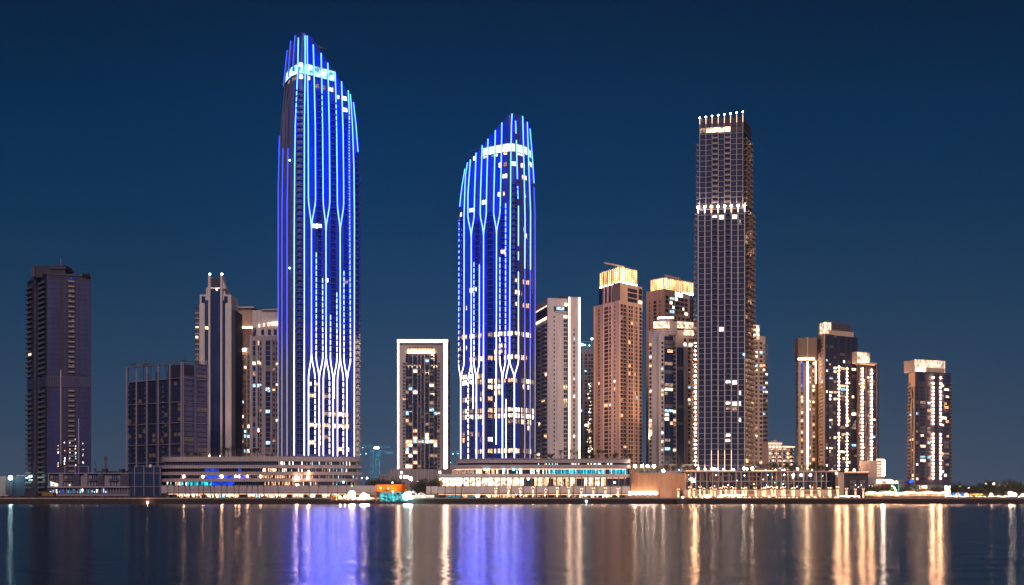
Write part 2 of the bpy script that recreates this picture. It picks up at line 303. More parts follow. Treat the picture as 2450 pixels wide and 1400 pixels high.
# ---------------------------------------------------------------- the two blue-lit towers
def interp(t, x):
    if x <= t[0][0]: return t[0][1]
    for (a, b), (c, d) in zip(t, t[1:]):
        if x <= c: return b+(d-b)*(x-a)/(c-a)
    return t[-1][1]
class Skin:
    """curved skin of a tower: silhouettes left/right by row, a rounded front corner, a sloping top edge"""
    def __init__(s, Y0, left, right, uc, dl, dr, back, top, base_py):
        s.Y0, s.l, s.r, s.uc, s.dl, s.dr, s.bk, s.top, s.zb = Y0, left, right, uc, dl, dr, back, top, wz(base_py, Y0)
    def Yp(s, u):
        d = u-s.uc; e = .07; k = s.dl/s.uc if d < 0 else s.dr/(1-s.uc)
        y = s.Y0+k*(math.sqrt(d*d+e*e)-e)
        if u > .9: y += 9*((u-.9)/.1)**2
        if u < .1: y += 9*((.1-u)/.1)**2
        return y
    def py(s, z): return HZ-(z-CH)*F/s.Y0
    def px(s, u, z): py = s.py(z); l, r = interp(s.l, py), interp(s.r, py); return l+(r-l)*u
    def u(s, px, z): py = s.py(z); l, r = interp(s.l, py), interp(s.r, py); return (px-l)/(r-l)
    def P(s, u, z, n=0.):
        u_ = min(1, max(0, u)); Y = s.Yp(u_); x = wx(s.px(u_, z), Y); p = Vector((x, Y))
        if n:
            a, b = max(0, u_-.01), min(1, u_+.01)
            pa = Vector((wx(s.px(a, z), s.Yp(a)), s.Yp(a))); pb = Vector((wx(s.px(b, z), s.Yp(b)), s.Yp(b)))
            t = (pb-pa).normalized(); p = p+Vector((t.y, -t.x))*n
        return Vector((p.x, p.y, z))
    def ztop(s, u):
        z = 200.
        for _ in range(6): z = wz(interp(s.top, s.px(u, z)), s.Y0)
        return z
    def shell(s, m):
        mb = MB(); N = 44; us = [i/N for i in range(N+1)]; fr, bk = [], []
        for u in us:
            zt = s.ztop(u); K = 34; col = [s.P(u, s.zb+(zt-s.zb)*k/K) for k in range(K+1)]
            fr.append(col); bk.append([Vector((v.x, max(v.y+2, s.Y0+s.bk-8*(2*u-1)**2), v.z)) for v in col])
        for grid, rev in ((fr, 0), (bk, 1)):
            for i in range(N):
                for k in range(K):
                    q = [grid[i][k], grid[i+1][k], grid[i+1][k+1], grid[i][k+1]]
                    mb.poly(q[::-1] if rev else q, m)
        for i in range(N): mb.poly([fr[i][K], fr[i+1][K], bk[i+1][K], bk[i][K]], m)
        for i in (0, N):
            for k in range(K): mb.poly([fr[i][k], bk[i][k], bk[i][k+1], fr[i][k+1]], m)
        return mb
    def strip(s, mb, pts, w, n0, n1, m, step=6.):
        """pts: (photo column, photo row) from bottom to top"""
        zs = []
        q = [(wz(b, s.Y0), a) for a, b in pts]
        for (za, a), (zb, b) in zip(q, q[1:]):
            k = max(1, int(abs(zb-za)/step)); zs += [(za+(zb-za)*i/k, a+(b-a)*i/k) for i in range(k)]
        zs.append(q[-1]); prev = None
        for z, px in zs:
            u = s.u(px, z); a = s.P(u, z, n0); b = s.P(u, z, n1); t = s.P(min(1, u+.004), z, n0)-s.P(max(0, u-.004), z, n0); t.z = 0; t = t.normalized()*(w/2)
            cur = [b-t, b+t, a+t, a-t]
            if prev: mb.hexa(prev, cur, m)
            prev = cur
    def patch(s, mb, pxa, pxb, z0, z1, n0, n1, m, k=None):
        """block on the skin between two photo columns"""
        ua, ub = s.u(pxa, z0), s.u(pxb, z0); k = k or max(1, int(abs(pxb-pxa)/6))
        lo = [s.P(ua+(ub-ua)*i/k, z0) for i in range(k+1)]
        for i in range(k):
            a, b = ua+(ub-ua)*i/k, ua+(ub-ua)*(i+1)/k
            q = [(a, n1), (b, n1), (b, n0), (a, n0)]
            mb.hexa([s.P(u, z0, nn) for u, nn in q], [s.P(u, z1, nn) for u, nn in q], m)
def yj(x, a, b, y0, y1):
    """smooth fork: from column a at row y0 to column b at row y1"""
    return [(a+(b-a)*(3*t*t-2*t**3), y0+(y1-y0)*t) for t in (0, .15, .3, .45, .6, .75, .9, 1)]
def blue_tower(name, label, sk, tubes, faint, ribs, stacks, panels, lit, lantern, seed, base):
    rnd = random.Random(seed)
    B = Bld.__new__(Bld); B.Y = sk.Y0; B.parts = {}; B.reps = {}; B.base = base
    c = sk.P(.5, base); B.root = thing(name, label, 'tower', (c.x, sk.Y0+20, base))
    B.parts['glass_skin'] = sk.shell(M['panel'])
    fh = 3.62
    # storey lines
    zz = sk.zb+fh
    while zz < wz(330, sk.Y0):
        sk.patch(B.rep('floor_edge'), sk.px(.02, zz), sk.px(.98, zz), zz-.12, zz+.12, .02, .14, M['fin'], 14); zz += fh
    for pts in tubes:
        m = M['tube']; dash = False
        if pts[0] == 'dash': dash = True; pts = pts[1]
        fb = B.rep('fin'); sk.strip(fb, pts, .8, 0, .85, M['fin'])
        lb = fb.kid('light_strip')
        if dash:
            a, b = pts[0], pts[-1]; n_ = int(abs(a[1]-b[1])/14.1)
            for i in range(n_):
                y = a[1]+(b[1]-a[1])*i/n_; y2 = a[1]+(b[1]-a[1])*(i+.72)/n_; x = a[0]+(b[0]-a[0])*i/n_; sk.strip(lb, [(x, y), (x, y2)], .42, .87, 1.15, m)
        else: sk.strip(lb, pts, .42, .87, 1.15, m)
    for pts in faint:
        fb = B.rep('fin'); sk.strip(fb, pts, .5, 0, .9, M['fin']); sk.strip(fb.kid('light_strip'), pts, .25, .92, 1.05, M['tube2'])
    for pts in ribs:
        sk.strip(B.rep('fin', 1), pts, .32, 0, .5, M['fin'] if pts[0][0] < 900 else M['brown'])
    # balcony stacks: dark glass behind, one slab a storey
    for (pa, pb, ya, yb) in stacks:
        g = B.rep('glass_bay'); za, zb_ = wz(ya, sk.Y0), wz(yb, sk.Y0); K = max(2, int((zb_-za)/12))
        for i in range(K):
            z0, z1 = za+(zb_-za)*i/K, za+(zb_-za)*(i+1)/K
            dx = sk.px(sk.u(pa, za), z0)-pa if False else 0
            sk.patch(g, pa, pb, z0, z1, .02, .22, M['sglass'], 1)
        z = sk.zb+fh*math.ceil((za-sk.zb)/fh)
        while z < zb_:
            b_ = B.rep('balcony'); sk.patch(b_, pa+.3, pb-.3, z-.16, z+.12, .2, 1.7, M['fin'], 2)
            m_ = (pa+pb)/2; sk.patch(b_, pa+2, pb-2, z-.16, z+.12, 1.7, 2.3, M['fin'], 1); sk.patch(b_, pa+.6, pb-.6, z+.12, z+.85, 1.55, 1.65, M['bglass'], 2); z += fh
    for (pa, pb, ya, yb) in panels:
        g = B.rep('glass_bay'); za, zb_ = wz(ya, sk.Y0), wz(yb, sk.Y0); K = max(1, int((zb_-za)/12))
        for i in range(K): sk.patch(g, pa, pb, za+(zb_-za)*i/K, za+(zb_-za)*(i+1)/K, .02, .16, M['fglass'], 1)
    for (pa, pb, py, kind, h) in lit:
        z = wz(py, sk.Y0); z = sk.zb+fh*round((z-sk.zb)/fh); mb = B.rep('window')
        sk.patch(mb, pa, pb, z+.5, z+.5+h, .24, .34, W[kind], 1)
        if pb-pa > 5: sk.patch(mb, (pa+pb)/2-.4, (pa+pb)/2+.4, z+.5, z+.5+h, .3, .42, M['rail'], 1)
    pa, pb, za_, zb2 = lantern[:4]
    z0, z1 = wz(za_, sk.Y0), wz(zb2, sk.Y0)
    sk.patch(B.part('crown_lantern'), pa, pb, z0, z1, .15, .35, lantern[4], 10)
    sk.patch(B.part('crown_ledge'), pa-1.5, pb+1, z0-.5, z0, .05, .8, M['mauve'], 12); sk.patch(B.part('crown_ledge'), pa-1.5, pb+1, z1, z1+.4, .05, .8, M['mauve'], 12)
    return B
# left, taller
topA = [(600, 90), (690, 92), (700, 78), (712, 74), (745, 84), (757, 100), (770, 116), (783, 133), (800, 152), (815, 172), (830, 190), (840, 205), (850, 232), (900, 300)]
skA = Skin(800, [(75, 692), (90, 689), (180, 681), (260, 674), (340, 670), (420, 668), (1100, 667)], [(180, 838), (205, 842), (260, 848), (330, 853), (420, 857), (600, 859), (1100, 858)], .235, 20, 26, 48, topA, 1094)
A_t = [[(706.5, 1090), (706.5, 560), (707.5, 400), (709, 300), (712, 230), (715, 165), (717, 90)], [(726.7, 1090), (726.7, 420), (726.8, 300), (728.5, 190), (729, 86)],
       [(743.5, 850), (743.5, 541)], [(778.3, 850), (778, 541)], [(812, 850), (812, 541)],
       yj(0, 743.3, 736.3, 545, 470)+[(736.2, 420), (735.8, 300), (734, 180), (733.3, 86)], yj(0, 743.7, 753.2, 545, 470)+[(753, 420), (752.5, 300), (749.5, 180), (747.3, 103)],
       yj(0, 777.8, 771.3, 545, 470)+[(771, 420), (770, 300), (767.5, 180), (766, 118)], yj(0, 778.3, 787.2, 545, 470)+[(787, 420), (786, 300), (783.5, 190), (782, 137)],
       yj(0, 811.8, 805.3, 545, 470)+[(805, 420), (803.5, 300), (801.5, 210), (799.5, 154)], yj(0, 812.2, 820.5, 545, 470)+[(820.3, 420), (819, 300), (816.5, 220), (815, 173)],
       [(844.5, 1090), (844.8, 500), (843.5, 380), (840, 280), (837, 225), (834.5, 194)], [(853, 330), (848, 262), (842, 207)],
       ('dash', [(836.8, 860), (836.8, 420), (835.5, 330), (832.8, 250)]), [(832.8, 250), (829.8, 189)],
       ('dash', [(754.8, 850), (755, 597)]), ('dash', [(770.3, 850), (770, 657)]), ('dash', [(788.8, 850), (789, 744)]), ('dash', [(804.3, 850), (804, 688)]), ('dash', [(821.2, 850), (821, 634)]),
       yj(0, 736.5, 743.2, 905, 845), yj(0, 752, 743.8, 905, 845), [(736.5, 1090), (736.5, 905)], ('dash', [(752, 1085), (752, 905)]), yj(0, 761.7, 754.6, 905, 850), yj(0, 762, 770.4, 905, 850), [(762, 1090), (762, 905)],
       yj(0, 771.8, 778.1, 905, 845), yj(0, 786.4, 778.5, 905, 845), [(771.8, 1090), (771.8, 905)], ('dash', [(786.4, 1085), (786.4, 905)]), yj(0, 795.2, 788.6, 905, 850), yj(0, 797.5, 804.4, 905, 850), [(795, 1090), (795, 905)], [(797.7, 950), (797.5, 905)],
       yj(0, 805.6, 811.9, 905, 845), yj(0, 819.5, 812.2, 905, 845), [(805.6, 1090), (805.6, 905)], ('dash', [(819.5, 1085), (819.5, 905)]), yj(0, 828, 821.1, 905, 850), yj(0, 829.5, 836.6, 900, 850), [(828, 1090), (828, 905)]]
A_f = [[(678, 1090), (678, 500), (680.5, 343)], [(690, 1090), (690, 500), (692, 350)], [(668.9, 1090), (668.9, 430), (672, 300)],
       [(681.5, 178), (690.3, 92)], [(692, 172), (698.8, 82)], [(703, 165), (708.8, 77)]]
A_r = [[(672, 300), (675.5, 260), (682.8, 181)], [(680.5, 343), (683, 260), (688.5, 182)], [(692, 350), (694, 260), (698, 180)]] + [[(x, 1092), (x, 420), (x+(705-x)*.18, 250), (x+(712-x)*.42, 185)] for x in (673, 675.6, 683, 685.5, 695, 698, 701)] + [[(716, 1090), (716, 905)], [(731, 1090), (731, 560), (731, 300)], [(759, 600), (759, 560)], [(850, 1090), (850, 860)], [(840, 1090), (840, 905)], [(767, 1085), (767, 910)], [(757, 1085), (757, 910)], [(800.6, 1085), (800.6, 950)], [(790.8, 1085), (790.8, 910)], [(823.6, 1085), (823.6, 910)]]
A_s = [(711, 724, 1088, 205), (757, 768.6, 850, 210), (791, 802.6, 850, 232), (823, 834.5, 850, 262), (848.5, 857.5, 1088, 340), (738.5, 750, 1085, 905), (773.8, 784.6, 1085, 905), (807.6, 817.8, 1085, 905)]
A_p = [(737.5, 751.5, 470, 190), (772.5, 785.5, 470, 210), (806.5, 819, 470, 235), (838.5, 843, 1085, 330), (729.5, 734.3, 1085, 185), (754, 760, 1085, 905), (763.5, 770.3, 1085, 905), (788, 793.5, 1085, 905), (799, 804, 1085, 950), (821.5, 826.5, 1085, 905), (719, 725, 190, 100), (735, 746, 140, 100), (752, 765, 140, 122), (669.5, 672.5, 1085, 420), (679.5, 682, 1085, 420), (687, 689, 1085, 420), (692, 694.5, 1085, 420), (762.5, 768, 560, 850), (745, 752, 850, 560), (780, 786.5, 850, 560)]
rl = random.Random(3); A_l = [(716, 724, 190, 'white', 2.4), (737, 741, 197, 'warm', 2.3), (755, 762, 203, 'dim', 2.3), (772, 778, 207, 'dim', 2.3), (786, 797, 211, 'warm', 2.3), (807, 812, 216, 'warm', 2.2), (818, 829, 215, 'white', 2.3), (820, 830, 252, 'white', 2.3), (755, 769, 549, 'white', 2.6), (748, 752, 549, 'white', 2.4), (780, 784.5, 666, 'white', 2.3), (820, 832, 673, 'dim', 2.3), (690, 694, 188, 'dim', 2), (700, 708, 188, 'dim', 2),
       (739, 745, 920, 'warm', 2.4), (755, 759, 920, 'amber', 2.3)]
for py in (994, 1009, 1022, 1036, 1062, 1080, 950, 1050):
    for a, b in ((738.5, 750.5), (755, 758.5), (764, 767.5), (773.8, 785), (789, 792), (798, 802.5), (807.6, 818.5), (822, 826.5), (830, 834)):
        pr = {994: .2+.8*(a > 772), 1009: .15+.25*(a > 772), 1022: .97, 1036: .7*(a < 770), 1062: .75*(a < 765), 1080: .8*(a > 805), 950: .12, 1050: .08}[py]
        if rl.random() < pr: A_l.append((a, b, py+4, rl.choice(('warm', 'white', 'warm', 'amber', 'dim')), 2.5))
T4 = blue_tower('curved_tower', 'tallest tower, curved, outlined in blue tubes, its slanted crown highest at left', skA, A_t, A_f, A_r, A_s, A_p, A_l, (684, 800, 176, 153, E['lantern']), 5, 3.0)
for px, py in ((697, 381), (697, 640)):
    v = skA.P(skA.u(px, wz(py, 800)), wz(py, 800), 1.3); T4.rep('lamp').ball(v, .55, E['cyan'], 8, 5)
for px, py in ((720, 156), (740, 159), (769, 166), (792, 169)):
    v = skA.P(skA.u(px, wz(py, 800)), wz(py, 800), .9); T4.rep('lamp').ball(v, 1.35, E['icy'], 8, 5)
# roof works: a short derrick jib on the slanted crown
mb = T4.part('roof_derrick'); p = lambda x, y, d=12: (wx(x, 800+d), 800+d, wz(y, 800))
for a, b in (((728, 79), (780, 102)), ((730, 84), (770, 100)), ((728, 79), (730, 90)), ((740, 78), (752, 84)), ((735, 77), (738, 92))): mb.bar(p(*a), p(*b), .35, M['black'], 4)
# right, shorter
topB = [(1000, 500), (1100, 460), (1112, 383), (1122, 370), (1128, 364), (1141, 350), (1156, 335), (1170, 321), (1187, 303), (1203, 288), (1224, 270), (1250, 268), (1262, 280), (1268, 292), (1290, 320)]
skB = Skin(805, [(290, 1117), (380, 1112), (460, 1104), (540, 1100), (640, 1098.5), (1100, 1098)], [(270, 1263), (290, 1267), (372, 1273), (480, 1278), (600, 1282), (1100, 1281)], .70, 22, 16, 46, topB, 1100)
B_t = [[(1105.7, 1096), (1105.7, 900)], yj(0, 1105.5, 1101, 902, 862), yj(0, 1106, 1113, 902, 862), [(1113, 862), (1113.5, 500), (1117, 400), (1122, 370)],
       ('dash', [(1101, 862), (1102, 500)]), [(1103, 470), (1109, 420), (1116, 381)],
       [(1129.5, 862), (1129.5, 553)], yj(0, 1129.3, 1121.5, 556, 500)+[(1122, 450), (1128, 366)], yj(0, 1129.7, 1136.5, 556, 500)+[(1138, 440), (1141.3, 352)],
       yj(0, 1122.5, 1129.2, 905, 862), yj(0, 1134, 1129.8, 905, 862), ('dash', [(1122.5, 1096), (1122.5, 905)]), [(1134, 975), (1134, 905)],
       ('dash', [(1136, 862), (1136, 615)]), [(1148.8, 862), (1149, 626)], yj(0, 1141.8, 1136, 905, 862), yj(0, 1142.2, 1148.6, 905, 862), [(1142, 1096), (1142, 905)],
       [(1158.7, 1096), (1159, 554)], yj(0, 1158.8, 1151, 556, 500)+[(1152, 450), (1156, 337)], yj(0, 1159.2, 1165.5, 556, 500)+[(1167, 420), (1170, 324)],
       [(1189, 1063), (1190, 554)], yj(0, 1189.8, 1183, 556, 500)+[(1184.5, 430), (1187.5, 307)], yj(0, 1190.2, 1198.5, 556, 500)+[(1201, 400), (1203, 292)],
       ('dash', [(1198, 862), (1198, 610)]), ('dash', [(1211, 862), (1211.5, 483)]), yj(0, 1203.8, 1198, 905, 862), yj(0, 1204.2, 1211, 905, 862), [(1204, 1096), (1204, 905)],
       [(1220, 862), (1222, 480), (1223.5, 273)], yj(0, 1212.5, 1219.3, 905, 862), yj(0, 1229.4, 1220.5, 905, 862), [(1212.3, 1096), (1212.3, 955)], [(1229.6, 1096), (1229.6, 905)], yj(0, 1229.8, 1238, 905, 862),
       [(1238, 862), (1238, 650)], [(1238, 622), (1238, 602)], [(1238, 588), (1238, 492)], [(1237, 475), (1236, 445)], [(1235.5, 428), (1233, 335)], [(1232, 319), (1231, 289)],
       [(1253, 640), (1253.5, 520), (1251, 400), (1247.6, 271)], [(1266, 640), (1266, 500), (1262, 400), (1258, 278)], [(1274, 420), (1271, 370), (1264.5, 288)]]
B_f = [[(1253, 1096), (1253, 640)], [(1265, 1096), (1266, 640)], [(1276.5, 1096), (1277, 500), (1274.5, 430)]]
B_r = [[(x, 1096), (x, 600), (x-1.5, 480), (x-5, 380), (x-9, 330)] for x in (1242.5, 1245.5, 1249, 1257, 1260, 1269, 1271.5, 1279.5)] + [[(x, 1096), (x, 905)] for x in (1118, 1126, 1153, 1163, 1180, 1216, 1223)] + [[(1217, 470), (1219, 285)], [(1240, 340), (1239, 275)], [(1243, 330), (1242, 272)]]
B_s = [(1102.5, 1111.5, 862, 505), (1138, 1147, 862, 520), (1167, 1179.5, 1092, 500), (1199.5, 1209.5, 862, 495), (1224, 1236, 862, 440), (1124, 1132.6, 1092, 905), (1213.8, 1227.5, 1092, 905)]
B_p = [(1123, 1135, 500, 400), (1153, 1164, 500, 380), (1185, 1197, 500, 380), (1114.5, 1120.5, 862, 500), (1131, 1135, 860, 560), (1160.5, 1165.5, 862, 556), (1181, 1188, 1092, 560), (1150.5, 1157, 1092, 560), (1143.5, 1157, 1092, 908), (1191.5, 1196.5, 862, 560), (1206, 1211, 1092, 910), (1192, 1202, 1092, 910), (1107.5, 1117, 1092, 905), (1231, 1241, 1092, 870), (1262, 1264.5, 1090, 400), (1273, 1276, 1090, 500), (1172, 1185, 335, 310), (1206, 1220, 330, 295)]
rl = random.Random(11); B_l = [(1133, 1138, 374, 'warm', 2.4), (1158, 1161.5, 371, 'white', 2.6), (1165, 1169, 371, 'warm', 2.5), (1177, 1182, 368, 'dim', 2.3), (1187, 1191, 367, 'white', 2.5), (1206, 1213.5, 366, 'warm', 2.6), (1237, 1243, 365, 'white', 2.5), (1245, 1250, 368, 'warm', 2.5), (1262, 1272, 380, 'warm', 2.6), (1194, 1199, 394, 'white', 2.5), (1206, 1213, 393, 'dim', 2.5), (1224, 1233, 393, 'warm', 2.5), (1246, 1254, 395, 'white', 2.5), (1203, 1213.5, 420, 'warm', 2.5), (1249, 1259, 425, 'warm', 2.6), (1192, 1197, 463, 'white', 2.5), (1204.5, 1208, 463, 'warm', 2.4), (1154, 1165, 480, 'white', 2.6), (1254, 1257, 466, 'amber', 2.4),
       (1102, 1121, 499, 'white', 2.3), (1124, 1134, 499, 'warm', 2.3), (1199, 1209, 602, 'warm', 2.6), (1252, 1256, 553, 'amber', 2.6), (1257, 1260, 560, 'warm', 2.6), (1100, 1117, 735, 'warm', 2.6), (1100, 1117, 831, 'white', 3)]
for py, pr, lo, hi in ((672, .75, 1218, 1268), (699, .8, 1218, 1250), (729, .8, 1216, 1268), (688, .25, 1120, 1145), (800, .9, 1102, 1272), (829, .8, 1185, 1212), (840, .8, 1183, 1209), (856, .9, 1120, 1262), (899, .8, 1108, 1158), (913, .95, 1107, 1278), (927, .55, 1155, 1275), (942, .55, 1140, 1225), (954, .75, 1107, 1180), (966, .5, 1160, 1200), (982, .95, 1107, 1278), (995, .95, 1107, 1278), (1008, .55, 1140, 1272), (1037, .6, 1107, 1160), (1049, .65, 1107, 1180), (1064, .6, 1180, 1202), (1078, .9, 1135, 1275), (1020, .12, 1107, 1270)):
    for a, b in ((1102.5, 1110.5), (1108, 1112.5), (1114, 1117.3), (1124.5, 1132.2), (1138, 1140.5), (1144, 1147.3), (1150, 1152.4), (1154.5, 1157.4), (1168.5, 1178.5), (1183.5, 1187.3), (1192, 1196.5), (1199.5, 1202), (1206.5, 1210), (1215, 1226.5), (1232, 1236.5), (1239, 1241.8), (1246, 1248.3), (1250.5, 1252.3), (1258, 1259.6), (1261.5, 1264.6), (1267, 1268.8), (1272.2, 1275.5)):
        if lo <= a and b <= hi and not (py > 890 and b < 1113 and a < 1108) and rl.random() < pr: B_l.append((a, b, py+4, rl.choice(('warm', 'white', 'warm', 'dim', 'amber', 'dim')), 2.7))
EE = emat('lamp_crown_band', (.62, .93, 1), 2.6, var=.5, scale=(.2, .2, .1), lo=.6)
T5 = blue_tower('curved_tower', 'shorter blue lit curved tower with a solid white band under its crown', skB, B_t, B_f, B_r, B_s, B_p, B_l, (1153, 1273, 362, 344, EE), 9, 3.0)
# base storeys of both towers inside their podiums
skA.strip  # geometry starts at the podium deck
for T, sk in ((T4, skA), (T5, skB)): 
    mb = T.part('base'); q = [sk.P(u, sk.zb) for u in (.03, .2, .45, .7, .97)]; q = [(v.x, v.y+1.5) for v in q] + [(q[-1].x, sk.Y0+38), (q[0].x, sk.Y0+38)]
    mb.prism(q, 3.0, sk.zb+.1, M['mauve']); T.done()
# ---------------------------------------------------------------- other towers, left to right
def simple_tree_crowns(*a): pass
rn = random.Random(21)
# 1 dark tower at the far left
B = Bld('apartment_tower', 'unlit dark violet tower nearest the left edge, stacked balconies down its left flank', 'tower', (66, 885), (112, 850), (218, 860))
B.body(None, 655, M['dark'])
for a, b in ((113, 142), (151.5, 158.5), (180.5, 187), (191, 202), (203, 217)): B.wins(B.R, [(a, b)], 1170, 930, 12.1, h=.86, p=0, dark='lglass', n=.12, split=False, name='glass_panel'); B.wins(B.R, [(a, b)], 897, 662, 12.1, h=.86, p=0, dark='lglass', n=.12, split=False, name='glass_panel')
B.wins(B.R, [(165, 169), (172, 177)], 1170, 665, 12.1, h=.6, p=.012, dark='dglass', n=.15, split=False)
B.balc(B.R, [(163, 178)], 1165, 930, 12.1, 1.2, m='dark'); B.balc(B.R, [(163, 178)], 890, 665, 12.1, 1.2, m='dark')
B.balc(B.L, [(66, 80), (96, 111)], 1180, 928, 12.1, 1.6, m='dark'); B.balc(B.L, [(66, 80), (96, 111)], 893, 664, 12.1, 1.6, m='dark')
B.wins(B.L, [(68, 78), (98, 109)], 1180, 664, 12.1, h=.6, p=.01, dark='dglass', split=False)
B.pil(B.L, [(82, 86), (91, 95)], None, 657, M['dusk'], 1.0)
B.pil(B.R, [(144, 146.5)], 1110, 884, M['mauve'], .6); B.pil(B.R, [(186.8, 189)], 1110, 1000, M['mauve'], .6); B.pil(B.R, [(144, 150), (158.8, 162.5), (178.5, 180), (202, 203), (189.2, 191)], 1180, 660, M['dark'], .3)
for wl, a, b in ((B.R, 112, 218), (B.L, 66, 112)):
    wl.pb(B.part('plant_floor'), a, b, B.z(925), B.z(899), -.2, .5, M['dusk'])
    k = 26 if wl is B.R else 14
    for i in range(k): x = a+(b-a)*(i+.3)/k; wl.pb(B.part('louvre'), x, x+(b-a)/k*.35, B.z(923), B.z(901), .5, .75, M['lglass'])
    wl.pb(B.part('parapet'), a, b, B.z(657), B.z(653), -.3, .6, M['dusk'])
B.blk('penthouse', 78, 156, 660, 631, 6, 20, M['dark']); B.blk('penthouse', 74, 84, 660, 634, 5, 14, M['dusk']); B.blk('penthouse', 118, 158, 640, 636, 5, 21, M['dusk'])
B.part('mast').bar((wx(145, 866), 866, B.z(632)), (wx(145, 866), 866, B.z(608)), .25, M['metal'], 5)
for x in (196, 202, 208): B.blk('roof_unit', x, x+4, 655, 650, 5, 8, M['dark'])
for x in (169, 180): B.R.pb(B.rep('roof_light'), x, x+4, B.z(665), B.z(662), .6, .8, E['deepblue'])
for i in range(46):
    px, py = rn.choice((139, 154, 155, 166, 167, 180, 181, 198, 199)), rn.uniform(1050, 1120); d = B.R.S(px); v = B.R.at(d, .35); B.rep('window').box(v.x-.25, v.x+.25, v.y-.1, v.y+.1, B.z(py), B.z(py)+.7, W[rn.choice(('cool', 'white', 'warm', 'amber'))])
B.done()
# 2 framed block
B = Bld('apartment_block', 'dark block cased in thin white frames, open framework along its roof', 'building', (304, 885), (436, 850), (497, 868))
B.body(None, 868, M['dark']) if 0 else None
fpL = B.fp; ins = B.shrink(1.5); B.part('wall').prism(ins, 3, B.z(905), M['dark'])
B.R.pb(B.part('wall'), 437, 496, B.z(905), B.z(872), -14, -.5, M['dark'])
for a, b in ((437.5, 463), (469, 496)): B.wins(B.R, [(a, b)], 1180, 905, 12.2, h=.88, p=0, dark='lglass2', n=.1, split=False, name='glass_panel')
B.wins(B.R, [(470, 495)], 905, 873, 12.2, h=.88, p=0, dark='lglass2', n=.1, split=False, name='glass_panel')
cols = [(306, 312), (316, 322), (331, 337), (341, 347), (356, 361), (364, 371), (384, 389), (393, 399), (416, 421), (425, 431)]
B.wins(B.L, cols, 1180, 908, 12.2, h=.72, p=.004, dark='dglass', n=-1.0, split=False)
B.balc(B.L, [(322, 328), (347, 354), (389, 393)], 1180, 910, 12.2, .5, m='dusk', rh=.9)
for x, w_, m, t in ((304, 1.6, 'vframe', 862), (328, 1.8, 'vframe', 866), (353, 1.5, 'vframe', 866), (380, 1.6, 'vframe', 866), (408, 1.6, 'vframe', 866), (435.2, 2, 'vframe', 862)): B.L.pb(B.rep('frame_post'), x-w_*.32, x+w_*.32, 3, B.z(t+4), .2, 1.0, M[m])
for a, b in ((374, 379), (402, 407), (350, 352.5)): B.L.pb(B.rep('pilaster'), a, b, 3, B.z(885), -1.2, .6, M['dusk'])
for x, w_ in ((466, 5), (496.2, 1.6), (437, 1)): B.R.pb(B.rep('frame_post'), x-w_/2, x+w_/2, 3, B.z(866), .1, .9, M['vframe' if w_ < 4 else 'fin'])
for y in (867, 904, 961, 1011, 1062, 1106):
    B.L.pb(B.rep('frame_beam'), 304, 436, B.z(y)-.16, B.z(y)+.16, .2, .95, M['vframe']); B.R.pb(B.rep('frame_beam'), 436, 497, B.z(y)-.16, B.z(y)+.16, .1, .85, M['vframe'])
mb = B.part('roof_truss')
for i in range(30):
    s = i/29*B.L.len; p0 = B.L.at(s, -1.2); p1 = B.L.at(min(B.L.len, s+rn.uniform(2, 5)), -rn.uniform(2, 9)); zt = B.z(rn.uniform(862, 868)); mb.bar((p0.x, p0.y, zt), (p1.x, p1.y, zt+rn.uniform(-1, 1)), .2, M['black'], 4)
    if i % 4 == 0: mb.bar((p0.x, p0.y, B.z(905)), (p0.x, p0.y, zt), .25, M['dark'], 4)
for c in (318, 345, 440, 458, 472):
    for i in range(8):
        a = (wx(c+rn.uniform(-9, 9), 875), 875+rn.uniform(-3, 3), B.z(866)); b = (a[0]+rn.uniform(-4, 4), a[1], B.z(rn.uniform(853, 862))); mb.bar(a, b, .15, M['black'], 4)
B.done()
# 3a spired tower
Y = 950
B = Bld('apartment_tower', 'stepped tower with two white spire lamps on its peak', 'tower', None, (466.5, Y), (563, Y+3))
Wl = B.R
def vwall(px0, px1, pyt, d=0, m='beige', dep=26, name='wall'): B.blk(name, px0, px1, None, pyt, d, dep, M[m])
vwall(467, 477, 735, .8, 'dark'); vwall(477, 489.5, 728, 0, 'offw'); vwall(489.5, 498, 718, 1, 'dglass'); vwall(498, 503, 660, -1, 'offw', 8, 'spire_pier'); vwall(503, 527, 690, 0, 'dglass'); vwall(527, 531.5, 660, -1, 'offw', 8, 'spire_pier'); vwall(531.5, 539, 718, 1, 'dglass'); vwall(539, 553.5, 728, 0, 'offw'); vwall(553.5, 563, 742, .8, 'dark')
B.blk('crown', 478, 553, 728, 704, 2, 24, M['offw']); B.blk('crown', 493, 539, 704, 686, 4, 20, M['offw']); B.blk('crown', 503, 526, 690, 665, 2, 14, M['dark'])
mb = B.part('crown')
for x, sgn in ((531.5, 1), (498, -1)):
    a, b = wx(x, Y), wx(x+sgn*8 if sgn > 0 else x-2, Y); mb.hexa([(a, Y+1, B.z(690)), (b, Y+1, B.z(690)), (b, Y+8, B.z(690)), (a, Y+8, B.z(690))], [(a, Y+1, B.z(660)), (a+(b-a)*.15, Y+1, B.z(690 if 0 else 668)), (a+(b-a)*.15, Y+8, B.z(668)), (a, Y+8, B.z(660))], M['offw'])
for x in (482, 536): B.blk('crown_niche', x, x+9, 724, 708, 1.9, 2.2, M['dglass'])
for x in (500.3, 529.5): B.part('spire_pier').bar((wx(x, Y), Y+2, B.z(660)), (wx(x, Y), Y+2, B.z(656)), .3, M['white']); B.rep('spire_lamp').ball((wx(x, Y), Y+2, B.z(655)), .8, E['white'])
B.blk('lit_terrace', 504, 526, 694, 688, 1.2, 2, E['screen']); B.rep('spire_lamp').ball((wx(519, Y), Y-.5, B.z(693)), .6, E['white'])
